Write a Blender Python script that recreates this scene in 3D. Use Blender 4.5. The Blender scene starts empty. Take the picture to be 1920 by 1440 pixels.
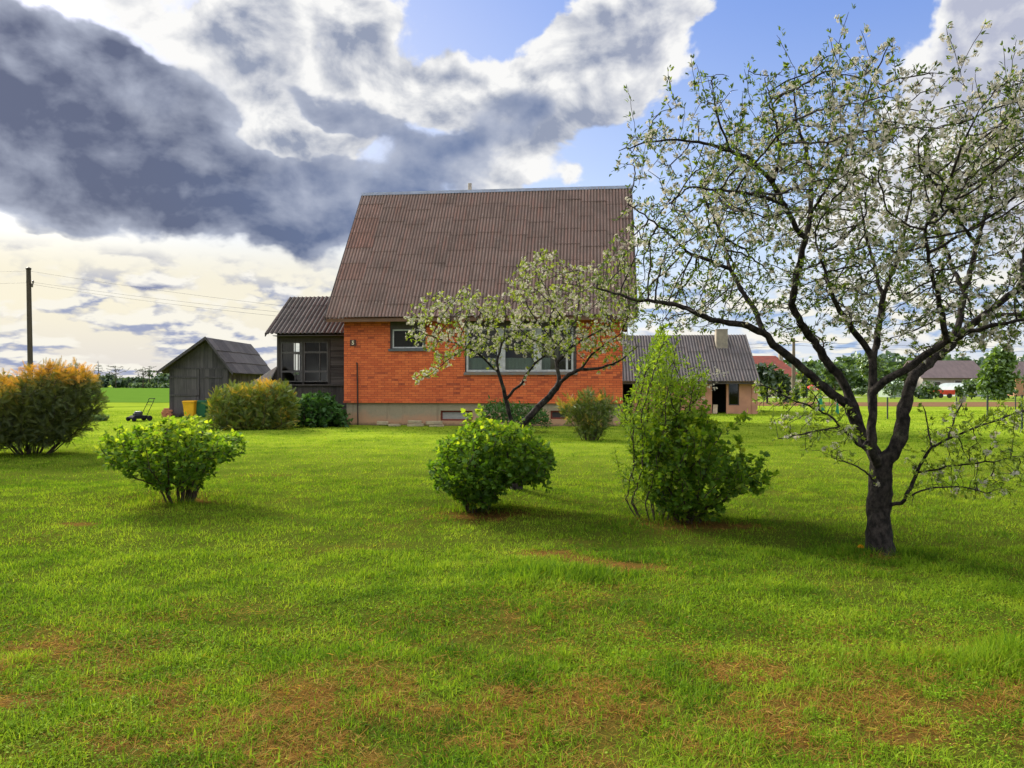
import bpy, bmesh, math, random
import numpy as np
from mathutils import Vector, Matrix

# ------------------------------------------------------------------ camera, exposure, sky, sun
SC = bpy.context.scene
COL = SC.collection
F, CX, CY, EYE = 1443.0, 960.0, 720.0, 1.6          # focal length in photo pixels, centre, eye height

cam = bpy.data.cameras.new("camera")
cam.sensor_width = 36.0
cam.lens = 36.0 * F / 1920.0
cam.clip_start, cam.clip_end = 0.1, 9000.0
cam_ob = bpy.data.objects.new("camera", cam)
COL.objects.link(cam_ob)
cam_ob.location = (0, 0, EYE)
cam_ob.rotation_euler = (math.radians(90), 0, 0)
SC.camera = cam_ob

SC.view_settings.view_transform = 'Standard'
SC.view_settings.look = 'None'
SC.view_settings.exposure = 2.0
SC.view_settings.gamma = 1.0
EXPO = 2.0 ** 2.0

SUN_AZ, SUN_EL = math.radians(-39), math.radians(29)   # azimuth from +Y towards +X
sun = bpy.data.lights.new("sun", 'SUN')
sun.energy = 2.8
sun.angle = math.radians(16)
sun.color = (1.0, 0.93, 0.80)
sun_ob = bpy.data.objects.new("sun", sun)
COL.objects.link(sun_ob)
sdir = Vector((math.sin(SUN_AZ) * math.cos(SUN_EL), math.cos(SUN_AZ) * math.cos(SUN_EL), math.sin(SUN_EL)))
sun_ob.rotation_euler = sdir.to_track_quat('Z', 'Y').to_euler()
sun_ob.location = (-40, 40, 60)


class E:
    """a float socket with arithmetic, for writing node expressions"""
    nt = None
    def __init__(s, sock): s.s = sock
    @staticmethod
    def op(kind, *a, clamp=False):
        n = E.nt.nodes.new('ShaderNodeMath'); n.operation = kind; n.use_clamp = clamp
        for i, v in enumerate(a):
            if isinstance(v, E): E.nt.links.new(v.s, n.inputs[i])
            else: n.inputs[i].default_value = v
        return E(n.outputs[0])
    def __add__(s, o): return E.op('ADD', s, o)
    __radd__ = __add__
    def __sub__(s, o): return E.op('SUBTRACT', s, o)
    def __rsub__(s, o): return E.op('SUBTRACT', o, s)
    def __mul__(s, o): return E.op('MULTIPLY', s, o)
    __rmul__ = __mul__
    def __truediv__(s, o): return E.op('DIVIDE', s, o)
    def clamp(s): return E.op('ADD', s, 0.0, clamp=True)


def smooth(x, lo, hi, a=0.0, b=1.0):
    n = E.nt.nodes.new('ShaderNodeMapRange'); n.interpolation_type = 'SMOOTHSTEP'
    E.nt.links.new(x.s, n.inputs[0])
    for i, v in enumerate((lo, hi, a, b)): n.inputs[i + 1].default_value = v
    return E(n.outputs[0])


def vec(x, y, z):
    n = E.nt.nodes.new('ShaderNodeCombineXYZ')
    for i, v in enumerate((x, y, z)):
        if isinstance(v, E): E.nt.links.new(v.s, n.inputs[i])
        else: n.inputs[i].default_value = v
    return n.outputs[0]


def fbm(v, scale, detail=6, rough=0.55, lac=2.0, dist=0.0):
    n = E.nt.nodes.new('ShaderNodeTexNoise')
    E.nt.links.new(v, n.inputs['Vector'])
    n.inputs['Scale'].default_value = scale; n.inputs['Detail'].default_value = detail
    n.inputs['Roughness'].default_value = rough; n.inputs['Lacunarity'].default_value = lac
    n.inputs['Distortion'].default_value = dist
    return E(n.outputs[0])


def cmix(f, a, b):
    n = E.nt.nodes.new('ShaderNodeMix'); n.data_type = 'RGBA'; n.clamp_factor = True
    if isinstance(f, E): E.nt.links.new(f.s, n.inputs[0])
    else: n.inputs[0].default_value = f
    for i, v in ((6, a), (7, b)):
        if isinstance(v, (tuple, list)): n.inputs[i].default_value = (*v, 1)
        else: E.nt.links.new(v, n.inputs[i])
    return n.outputs[2]


def cscale(c, f):
    n = E.nt.nodes.new('ShaderNodeVectorMath'); n.operation = 'SCALE'
    E.nt.links.new(c, n.inputs[0])
    if isinstance(f, E): E.nt.links.new(f.s, n.inputs['Scale'])
    else: n.inputs['Scale'].default_value = f
    return n.outputs[0]


def cmul(c, t):
    n = E.nt.nodes.new('ShaderNodeVectorMath'); n.operation = 'MULTIPLY'
    E.nt.links.new(c, n.inputs[0]); n.inputs[1].default_value = t
    return n.outputs[0]


def s2l(*c):
    return tuple((v / 255 / 12.92) if v / 255 <= 0.04045 else ((v / 255 + 0.055) / 1.055) ** 2.4 for v in c)


def sky_dir(px, py):
    az = math.atan2(px - CX, F)
    return az, math.atan2((CY - py), math.hypot(F, px - CX))


def build_world():
    w = bpy.data.worlds.new("World"); SC.world = w; w.use_nodes = True
    nt = w.node_tree; nt.nodes.clear(); E.nt = nt
    tc = nt.nodes.new('ShaderNodeTexCoord')
    sep = nt.nodes.new('ShaderNodeSeparateXYZ'); nt.links.new(tc.outputs['Generated'], sep.inputs[0])
    x, y, z = (E(o) for o in sep.outputs)
    az = E.op('ARCTAN2', x, y)
    el = E.op('ARCSINE', E.op('MINIMUM', E.op('MAXIMUM', z, -1.0), 1.0))
    # a gentle warp makes every outline billow
    pv = vec(az, el * 1.35, 0.3)
    w1 = fbm(pv, 6.0, 5, 0.55) - 0.5
    w2 = fbm(vec(az + 7.3, el * 1.35, 1.7), 6.0, 5, 0.55) - 0.5
    f1 = fbm(pv, 9.0, 9, 0.53, dist=0.25)
    f2 = fbm(vec(az + 0.010, el * 1.35 + 0.024, 0.3), 9.0, 6, 0.53, dist=0.25)   # one step towards the light, for relief
    relief = (f1 - f2)
    w3 = fbm(vec(az + 3.1, el * 1.35, 9.2), 17.0, 4, 0.55) - 0.5
    wa = az + w1 * 0.13 + w3 * 0.05
    we = el + w2 * 0.10 - w3 * 0.04
    cell = {}

    def blob(px, py, rx, ry, amp, rot=0.0, a=wa, e=we):
        caz, cel = sky_dir(px, py)
        kx, ky = F / rx, F / ry
        da, de = a - caz, e - cel
        if rot:
            c, s = math.cos(math.radians(rot)), math.sin(math.radians(rot))
            da, de = da * c + de * s, de * c - da * s
        qx, qy = da * kx, de * ky
        q = qx * qx + qy * qy
        return E.op('EXPONENT', q * -1.0) * amp

    def total(lst, a=wa, e=we):
        t = None
        for b in lst:
            g = blob(*b, a=a, e=e)
            t = g if t is None else t + g
        return t

    # ---- clear air: Nishita sky, toned to the photo's blue, cream towards the low left
    sk = nt.nodes.new('ShaderNodeTexSky'); sk.sky_type = 'NISHITA'; sk.sun_disc = False
    sk.sun_elevation = SUN_EL; sk.sun_rotation = SUN_AZ
    sk.air_density = 1.0; sk.dust_density = 1.0; sk.ozone_density = 2.0
    blue = cscale(sk.outputs[0], 0.070)
    blue = cmix(0.72, blue, cmix(smooth(el, 0.06, 0.50), tuple(v / EXPO for v in s2l(196, 208, 232)), tuple(v / EXPO for v in s2l(92, 128, 214))))
    def L(r, g, b, k=1.0): return tuple(v * k / EXPO for v in s2l(r, g, b))
    cream = smooth(az, 0.10, -0.30) * smooth(el, 0.24, 0.12)
    base = cmix(cream * 0.95, blue, cmix(smooth(el, 0.0, 0.10), L(222, 218, 214), L(250, 241, 212)))
    # pale milk towards the sun
    glow = blob(500, 190, 520, 300, 1.0, a=az, e=el)
    base = cmix(glow * 0.45, base, L(226, 230, 244))
    right_milk = smooth(az, -0.05, 0.25) * smooth(el, 0.22, 0.06)
    base = cmix(right_milk * 0.6, base, L(218, 226, 240))

    # ---- white cumulus
    W = [(560, 40, 230, 90, .9, -20), (480, 150, 230, 90, .95, -25), (300, 20, 130, 60, .6, 0), (700, 20, 100, 40, .7, 0), (690, 90, 50, 60, .6, 0),
         (780, 160, 110, 50, .9, 0), (900, 160, 150, 60, 1.0, 10), (1020, 210, 120, 80, 1.0, 20), (1120, 140, 130, 85, 1.05, 35), (1230, 60, 110, 75, 1.0, 30),
         (1130, 10, 170, 30, .8, 10), (560, 230, 150, 80, 1.0, -10), (420, 290, 130, 50, .8, 0), (1010, 290, 80, 55, .7, 20), (940, 345, 70, 30, .7, 0), (1090, 335, 36, 24, .65, 0),
         (1870, 80, 130, 110, 1.15, 30), (1990, 60, 160, 140, 1.1, 0), (1790, 190, 110, 50, 1.0, 20), (1870, 200, 150, 50, .9, 0), (1240, 345, 110, 40, .75, 0),
         (1400, 430, 200, 60, .55, 0), (1620, 380, 140, 60, .55, 0), (1850, 400, 150, 90, .6, 0), (2100, 320, 250, 200, .6, 0),
         (1300, 15, 90, 20, .3, 0), (0, 250, 60, 30, .5, 0), (1300, 540, 260, 36, .55, 0), (1700, 560, 260, 40, .55, 0)]
    front = smooth(y, 0.35, 0.55)
    back = (1.0 - front) * 0.50 + smooth(el, 0.46, 0.62) * 0.30
    dW = total(W) + back + (f1 - 0.5) * 2.7 + w1 * 0.3 - 0.50
    covW = smooth(dW, 0.0, 0.30)
    thickW = smooth(dW, 0.20, 1.0)
    sunny = blob(500, 190, 330, 150, 1.0, a=az, e=el)
    lightW = (relief * 5.0 + 0.86 - thickW * 0.60 + w2 * 0.9 + sunny * 0.30).clamp()
    greyW = cmix(smooth(az, 0.0, 0.5), L(148, 157, 178), L(186, 190, 208))
    colW = cmix(lightW, greyW, L(253, 252, 249))
    # clouds behind the view and overhead, brightened as added fill light
    skyfill = smooth(y, 0.30, -0.25) * 1.55 + smooth(el, 0.50, 0.75) * 0.75 + 1.0
    colW = cscale(colW, skyfill)
    c = cmix(covW * 0.96, base, colW)

    # ---- the dark bank, bright only at its thin edges
    K = [(60, 75, 250, 55, 1.0, -6), (-140, 120, 200, 100, .9, 0), (255, 140, 130, 42, .75, -20), (180, 235, 300, 55, 1.0, -4), (-20, 300, 300, 90, 1.0, 0),
         (400, 235, 75, 45, .75, -10), (600, 208, 150, 26, .85, -14), (300, 362, 430, 62, 1.1, -5), (700, 328, 270, 52, .74, 4), (610, 396, 270, 42, .92, -3),
         (895, 275, 120, 48, .8, 14), (960, 190, 70, 30, .45, 0), (1010, 235, 40, 40, .4, 0), (760, 255, 90, 30, .5, -10), (340, 25, 60, 22, .55, 0), (250, 5, 90, 18, -.4, 0),
         (530, 272, 105, 26, -.95, 6), (120, 155, 70, 16, -.35, -10), (10, 120, 30, 14, -.5, -20), (100, 432, 46, 10, .5, 0), (120, 468, 40, 10, .55, 0), (60, 440, 160, 16, -.5, 0)]
    dK = total(K) + (f1 - 0.5) * 1.7 + w2 * 0.3 - 0.40
    covK = smooth(dK, 0.0, 0.42)
    thickK = (smooth(dK, 0.02, 0.45) * 0.75 + 0.25 + smooth(dK, 0.0, 0.14) * (1.0 - sunny) * 0.5).clamp()
    v = (w1 * 1.7 + w3 * .8 + relief * 2.2 + (1.0 - smooth(dK, 0.2, 1.0)) * 0.42 + sunny * 0.16 + 0.20).clamp()
    dark = cmix(v, cmix(smooth(az, -0.5, -0.05), L(90, 99, 126), L(98, 118, 158)), L(188, 195, 212))
    edge = cmix(smooth(el, 0.15, 0.26), L(214, 213, 212), L(252, 251, 250))
    c = cmix(covK * 0.97, c, cmix(thickK, edge, dark))

    # ---- rows of small clouds low over the fields, finer and flatter towards the horizon
    ez = E.op('MAXIMUM', el, 0.0)
    lx, ly = az * 5.0, E.op('LOGARITHM', ez + 0.05, 2.718) * 1.6
    g1 = fbm(vec(lx, ly, 4.0), 3.4, 7, 0.50)
    g2 = fbm(vec(lx + 0.02, ly + 0.12, 4.0), 3.4, 5, 0.50)
    band = smooth(el, 0.150, 0.105) * smooth(el, 0.0, 0.012)
    dL = g1 - 0.452
    covL = smooth(dL, 0.0, 0.10) * band
    under = smooth(g1 - g2, -0.07, 0.06)
    bl = cmix(smooth(az, -0.4, 0.2), L(146, 158, 194), L(156, 184, 226))
    colL = cmix(under, bl, L(252, 248, 236))
    c = cmix(covL * 0.9, c, colL)

    # ---- small heaped clouds above them, lit on their upper edges
    f3 = fbm(vec(az, el * 2.1, 6.0), 13.0, 8, 0.53, dist=0.2)
    f4 = fbm(vec(az + 0.004, el * 2.1 + 0.018, 6.0), 13.0, 5, 0.53, dist=0.2)
    bc = smooth(el, 0.165, 0.130) * smooth(el, 0.020, 0.05)
    dC = (f3 - 0.5) * 2.4 + w2 * 0.9 - 0.02
    covC = smooth(dC, 0.0, 0.26) * bc
    lit = ((f3 - f4) * 7.0 + 0.62 - smooth(dC, 0.05, 0.75) * 0.75).clamp()
    c = cmix(covC * 0.93, c, cmix(lit, cmix(smooth(az, -0.4, 0.2), L(132, 142, 178), L(156, 178, 218)), L(253, 250, 242)))

    # ground half of the sphere, seen by nothing but reflections
    c = cmix(smooth(el, -0.004, -0.03), c, L(70, 84, 40))
    bg = nt.nodes.new('ShaderNodeBackground'); nt.links.new(c, bg.inputs[0]); bg.inputs[1].default_value = 1.0
    out = nt.nodes.new('ShaderNodeOutputWorld'); nt.links.new(bg.outputs[0], out.inputs[0])
    w.cycles.sampling_method = 'NONE'


build_world()
SC.cycles.max_bounces = 6
SC.cycles.diffuse_bounces = 3
SC.cycles.glossy_bounces = 2
SC.cycles.transmission_bounces = 4
SC.cycles.transparent_max_bounces = 8
SC.cycles.caustics_reflective = False
SC.cycles.caustics_refractive = False

# ------------------------------------------------------------------ helpers
RNG = np.random.default_rng(11)
random.seed(5)


def P(px, py, d):                      # a direction seen in the photo, at distance d along the view axis
    return np.array([(px - CX) / F * d, d, EYE + (CY - py) / F * d])


def ground_at(px, py):
    d = F * EYE / (py - CY)
    return np.array([(px - CX) / F * d, d])


def _hash(ix, iy, seed):
    h = (ix * 374761393 + iy * 668265263 + seed * 974634777) & 0xFFFFFFFF
    h = ((h ^ (h >> 13)) * 1274126177) & 0xFFFFFFFF
    return ((h ^ (h >> 16)) & 0xFFFF) / 65535.0


def vnoise(x, y, seed=0):
    x = np.asarray(x, float); y = np.asarray(y, float)
    ix, iy = np.floor(x).astype(np.int64), np.floor(y).astype(np.int64)
    fx, fy = x - ix, y - iy
    fx, fy = fx * fx * (3 - 2 * fx), fy * fy * (3 - 2 * fy)
    a, b = _hash(ix, iy, seed), _hash(ix + 1, iy, seed)
    c, d = _hash(ix, iy + 1, seed), _hash(ix + 1, iy + 1, seed)
    return (a * (1 - fx) + b * fx) * (1 - fy) + (c * (1 - fx) + d * fx) * fy


def vfbm(x, y, seed=0, oct=4):
    t, a, n = 0, 1.0, 0
    for k in range(oct):
        t = t + a * vnoise(x * 2 ** k, y * 2 ** k, seed + k * 17); n += a; a *= 0.5
    return t / n


def gh(x, y):                          # height of the lawn
    x = np.asarray(x, float); y = np.asarray(y, float)
    fade = np.clip((48 - y) / 12, 0, 1) * np.clip((40 - np.abs(x)) / 10, 0, 1)
    return ((vfbm(x * 0.35, y * 0.35, 3, 3) - 0.5) * 0.12 + (vfbm(x * 2.1, y * 2.1, 8, 2) - 0.5) * 0.035) * fade


def ghf(x, y): return float(gh(np.array([x]), np.array([y]))[0])


# ---- objects
def tag(o, label, cat, group=None):
    o['label'] = label; o['category'] = cat
    if group: o['group'] = group
    return o


def thing(name, label, cat, loc=(0, 0, 0), rz=0.0, group=None):
    o = bpy.data.objects.new(name, None); COL.objects.link(o)
    o.empty_display_size = 0.2
    o.location = loc; o.rotation_euler = (0, 0, rz)
    return tag(o, label, cat, group)


def link(name, me, mat=None, parent=None, kind=None):
    o = bpy.data.objects.new(name, me); COL.objects.link(o)
    if mat is not None and len(me.materials) == 0: me.materials.append(mat)
    if parent is not None: o.parent = parent
    if kind: o['kind'] = kind
    return o


def copy_tree(o, parent=None):
    c = o.copy(); COL.objects.link(c)
    if parent is not None: c.parent = parent
    for ch in [k for k in bpy.data.objects if k.parent == o]: copy_tree(ch, c)
    return c


def np_mesh(name, V, faces, attrs=None, smooth_=False):
    """faces: list of (n,k) integer arrays"""
    me = bpy.data.meshes.new(name)
    V = np.ascontiguousarray(V, np.float32)
    me.vertices.add(len(V)); me.vertices.foreach_set('co', V.ravel())
    tot = np.concatenate([np.full(len(f), f.shape[1], np.int32) for f in faces])
    idx = np.concatenate([np.ascontiguousarray(f, np.int32).ravel() for f in faces])
    me.loops.add(len(idx)); me.loops.foreach_set('vertex_index', idx)
    me.polygons.add(len(tot))
    start = np.zeros(len(tot), np.int32); start[1:] = np.cumsum(tot)[:-1]
    me.polygons.foreach_set('loop_start', start)
    try: me.polygons.foreach_set('loop_total', tot)
    except Exception: pass
    for k, a in (attrs or {}).items():
        at = me.attributes.new(k, 'FLOAT', 'POINT')
        at.data.foreach_set('value', np.ascontiguousarray(a, np.float32))
    me.update(calc_edges=True)
    if smooth_: me.polygons.foreach_set('use_smooth', np.ones(len(tot), bool))
    return me


class MB:
    """collects simple solids into one mesh, with a tint value per solid"""
    def __init__(s): s.v, s.f, s.t = [], [], []
    def add(s, verts, faces, tint=0.5):
        b = len(s.v); s.v += [tuple(p) for p in verts]; s.t += [tint] * len(verts)
        s.f += [tuple(i + b for i in f) for f in faces]
    def box(s, a, b, tint=0.5):
        x0, y0, z0 = a; x1, y1, z1 = b
        s.add([(x0, y0, z0), (x1, y0, z0), (x1, y1, z0), (x0, y1, z0), (x0, y0, z1), (x1, y0, z1), (x1, y1, z1), (x0, y1, z1)],
              [(0, 3, 2, 1), (4, 5, 6, 7), (0, 1, 5, 4), (1, 2, 6, 5), (2, 3, 7, 6), (3, 0, 4, 7)], tint)
    def prism(s, poly, axis_vec, tint=0.5):
        """poly: 3-D points in order; extruded by axis_vec"""
        n = len(poly); q = [tuple(np.add(p, axis_vec)) for p in poly]
        s.add(list(poly) + q, [tuple(range(n))[::-1], tuple(range(n, 2 * n))] + [(i, (i + 1) % n, (i + 1) % n + n, i + n) for i in range(n)], tint)
    def beam(s, a, b, w, h, tint=0.5, up=(0, 0, 1)):
        a, b = np.array(a, float), np.array(b, float); d = b - a; d /= np.linalg.norm(d)
        x = np.cross(d, up); x /= max(np.linalg.norm(x), 1e-6); z = np.cross(x, d)
        pts = [a + x * i * w / 2 + z * j * h / 2 for i, j in ((-1, -1), (1, -1), (1, 1), (-1, 1))]
        s.prism(pts, b - a, tint)
    def tube(s, pts, r, n=8, tint=0.5, cap=True):
        pts = [np.array(p, float) for p in pts]; rs = r if hasattr(r, '__len__') else [r] * len(pts)
        rings = []; ref = np.array([0.31, 0.17, 0.93])
        for i, p in enumerate(pts):
            d = pts[min(i + 1, len(pts) - 1)] - pts[max(i - 1, 0)]; d /= max(np.linalg.norm(d), 1e-9)
            x = np.cross(d, ref); x /= max(np.linalg.norm(x), 1e-6); y = np.cross(d, x)
            rings.append([p + rs[i] * (math.cos(k * 2 * math.pi / n) * x + math.sin(k * 2 * math.pi / n) * y) for k in range(n)])
        V = [v for rg in rings for v in rg]
        Fc = [(i * n + k, i * n + (k + 1) % n, (i + 1) * n + (k + 1) % n, (i + 1) * n + k) for i in range(len(pts) - 1) for k in range(n)]
        if cap: Fc += [tuple(range(n))[::-1], tuple(range((len(pts) - 1) * n, len(pts) * n))]
        s.add(V, Fc, tint)
    def lathe(s, prof, c=(0, 0, 0), n=16, tint=0.5, axis='z'):
        V = []
        for r, h in prof:
            for k in range(n):
                a = 2 * math.pi * k / n; p = (r * math.cos(a), r * math.sin(a), h)
                if axis == 'x': p = (p[2], p[0], p[1])
                if axis == 'y': p = (p[0], p[2], p[1])
                V.append((p[0] + c[0], p[1] + c[1], p[2] + c[2]))
        m = len(prof)
        s.add(V, [(i * n + k, i * n + (k + 1) % n, (i + 1) * n + (k + 1) % n, (i + 1) * n + k) for i in range(m - 1) for k in range(n)] + [tuple(range(n))[::-1], tuple(range((m - 1) * n, m * n))], tint)
    def build(s, name, mat, parent=None, bevel=0.0, smooth_=False, solid=0.0):
        me = bpy.data.meshes.new(name); me.from_pydata(s.v, [], s.f)
        at = me.attributes.new('tint', 'FLOAT', 'POINT'); at.data.foreach_set('value', np.array(s.t, np.float32))
        bm = bmesh.new(); bm.from_mesh(me); bmesh.ops.recalc_face_normals(bm, faces=bm.faces); bm.to_mesh(me); bm.free()
        o = link(name, me, mat, parent)
        if smooth_:
            me.polygons.foreach_set('use_smooth', np.ones(len(me.polygons), bool))
            try: me.set_sharp_from_angle(angle=math.radians(40))
            except Exception: pass
        if solid:
            m = o.modifiers.new('thickness', 'SOLIDIFY'); m.thickness = solid; m.offset = -1
        if bevel:
            m = o.modifiers.new('edges', 'BEVEL'); m.width = bevel; m.segments = 2; m.limit_method = 'ANGLE'
        return o


def wall_mesh(mb, x0, x1, z0, z1, holes, depth, y=0.0, tint=0.5):
    """a front wall face at y with rectangular openings and their reveals"""
    xs = sorted({x0, x1, *[h[0] for h in holes], *[h[1] for h in holes]})
    zs = sorted({z0, z1, *[h[2] for h in holes], *[h[3] for h in holes]})
    for i in range(len(xs) - 1):
        for j in range(len(zs) - 1):
            cx, cz = (xs[i] + xs[i + 1]) / 2, (zs[j] + zs[j + 1]) / 2
            if any(h[0] < cx < h[1] and h[2] < cz < h[3] for h in holes): continue
            mb.add([(xs[i], y, zs[j]), (xs[i + 1], y, zs[j]), (xs[i + 1], y, zs[j + 1]), (xs[i], y, zs[j + 1])], [(0, 1, 2, 3)], tint)
    for a, b, c, d in holes:
        q = y + depth
        mb.add([(a, y, c), (b, y, c), (b, y, d), (a, y, d), (a, q, c), (b, q, c), (b, q, d), (a, q, d)],
               [(0, 4, 5, 1), (1, 5, 6, 2), (2, 6, 7, 3), (3, 7, 4, 0)], tint)


# ---- materials
def new_mat(name):
    m = bpy.data.materials.new(name); m.use_nodes = True
    nt = m.node_tree; E.nt = nt
    b = nt.nodes['Principled BSDF']; b.inputs['Roughness'].default_value = 0.8
    return m, nt, b


def obj_coord():
    n = E.nt.nodes.new('ShaderNodeTexCoord'); return n.outputs['Object']


def attr(name):
    n = E.nt.nodes.new('ShaderNodeAttribute'); n.attribute_name = name; return E(n.outputs['Fac'])


def mapping(v, scale=(1, 1, 1)):
    n = E.nt.nodes.new('ShaderNodeMapping'); E.nt.links.new(v, n.inputs[0]); n.inputs['Scale'].default_value = scale
    return n.outputs[0]


def bump(b, h, strength=0.4, dist=0.02):
    n = E.nt.nodes.new('ShaderNodeBump'); n.inputs['Strength'].default_value = strength; n.inputs['Distance'].default_value = dist
    E.nt.links.new(h.s, n.inputs['Height']); E.nt.links.new(n.outputs[0], b.inputs['Normal'])


def setc(b, c): E.nt.links.new(c, b.inputs['Base Color'])


def mat_plain(name, c1, c2=None, scale=4.0, rough=0.75, metal=0.0, bmp=0.2, stretch=(1, 1, 1), spec=0.3, detail=6):
    m, nt, b = new_mat(name)
    c2 = c2 or tuple(v * 0.7 for v in c1)
    v = mapping(obj_coord(), stretch)
    f = fbm(v, scale, detail, 0.62)
    f2 = fbm(v, scale * 7.3, 3, 0.6)
    setc(b, cmix((smooth(f, 0.32, 0.68) * 0.75 + f2 * 0.25).clamp(), c1, c2))
    b.inputs['Roughness'].default_value = rough; b.inputs['Metallic'].default_value = metal
    b.inputs['Specular IOR Level'].default_value = spec
    if bmp: bump(b, f + f2 * 0.5, bmp, 0.01)
    return m


def mat_boards(name, lo, hi, grain=(30, 30, 1.5), rough=0.85, stain=None):
    """weathered boards: every board its own tone (tint), streaked along the grain"""
    m, nt, b = new_mat(name)
    oc = obj_coord()
    g = fbm(mapping(oc, grain), 1.0, 6, 0.6)
    big = fbm(oc, 0.9, 4, 0.6)
    k = (attr('tint') * 0.55 + smooth(g, 0.3, 0.72) * 0.45).clamp()
    c = cmix(k, lo, hi)
    if stain: c = cmix(smooth(big, 0.5, 0.72) * 0.6, c, stain)
    setc(b, c); b.inputs['Roughness'].default_value = rough; b.inputs['Specular IOR Level'].default_value = 0.2
    bump(b, g, 0.5, 0.008)
    return m


def mat_leaf(name, dark, mid, light, trans=0.42, rough=0.5, gloss=0.06, tt=(1.25, 1.15, 0.7)):
    """leaf: colour from its own tint, light passes through it"""
    m = bpy.data.materials.new(name); m.use_nodes = True
    nt = m.node_tree; nt.nodes.clear(); E.nt = nt
    t = attr('tint')
    c = cmix(smooth(t, 0.5, 1.0), cmix(smooth(t, 0.0, 0.5), dark, mid), light)
    df = nt.nodes.new('ShaderNodeBsdfDiffuse'); nt.links.new(c, df.inputs[0])
    tr = nt.nodes.new('ShaderNodeBsdfTranslucent'); nt.links.new(cmul(c, tt), tr.inputs[0])
    mx = nt.nodes.new('ShaderNodeMixShader'); mx.inputs[0].default_value = trans
    nt.links.new(df.outputs[0], mx.inputs[1]); nt.links.new(tr.outputs[0], mx.inputs[2])
    gl = nt.nodes.new('ShaderNodeBsdfGlossy'); gl.inputs['Roughness'].default_value = rough
    gl.inputs[0].default_value = (0.9, 0.95, 1, 1)
    m2 = nt.nodes.new('ShaderNodeMixShader'); m2.inputs[0].default_value = gloss
    nt.links.new(mx.outputs[0], m2.inputs[1]); nt.links.new(gl.outputs[0], m2.inputs[2])
    o = nt.nodes.new('ShaderNodeOutputMaterial'); nt.links.new(m2.outputs[0], o.inputs[0])
    return m


def mat_glass(name, tintc=(0.9, 0.95, 0.95), mirror=0.12):
    m = bpy.data.materials.new(name); m.use_nodes = True
    nt = m.node_tree; nt.nodes.clear(); E.nt = nt
    a = nt.nodes.new('ShaderNodeBsdfTransparent'); a.inputs[0].default_value = (*tintc, 1)
    g = nt.nodes.new('ShaderNodeBsdfGlossy'); g.inputs['Roughness'].default_value = 0.04
    lw = nt.nodes.new('ShaderNodeLayerWeight'); lw.inputs[0].default_value = 0.25
    f = (E(lw.outputs['Fresnel']) + mirror * 0.5).clamp()
    mx = nt.nodes.new('ShaderNodeMixShader'); nt.links.new(f.s, mx.inputs[0])
    nt.links.new(a.outputs[0], mx.inputs[1]); nt.links.new(g.outputs[0], mx.inputs[2])
    o = nt.nodes.new('ShaderNodeOutputMaterial'); nt.links.new(mx.outputs[0], o.inputs[0])
    return m


def mat_plinth(name):
    """grey render, stained rusty brown by splashed earth low down"""
    m, nt, b = new_mat(name)
    oc = obj_coord(); sp = nt.nodes.new('ShaderNodeSeparateXYZ'); nt.links.new(oc, sp.inputs[0]); Z = E(sp.outputs[2])
    n = fbm(oc, 0.8, 5, .62); n2 = fbm(oc, 9.0, 6, .65); n3 = fbm(mapping(oc, (5, 5, .6)), 1.0, 5, .6)
    c = cmix(n2, (0.31, 0.255, 0.165), (0.22, 0.185, 0.12))
    c = cmix(smooth(Z + (n - .5) * 1.1 + (n2 - .5) * .3, .62, .18) * .8, c, (0.40, 0.215, 0.12))
    c = cmix(smooth(n3, .54, .72) * .45, c, (0.15, 0.115, 0.075))
    c = cmix(smooth(Z + (n2 - .5) * .22, .14, .0) * .7, c, (0.075, 0.065, 0.035))
    setc(b, c); b.inputs['Roughness'].default_value = .9; b.inputs['Specular IOR Level'].default_value = .15
    bump(b, n2 + n * .5, .5, .01)
    return m


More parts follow.
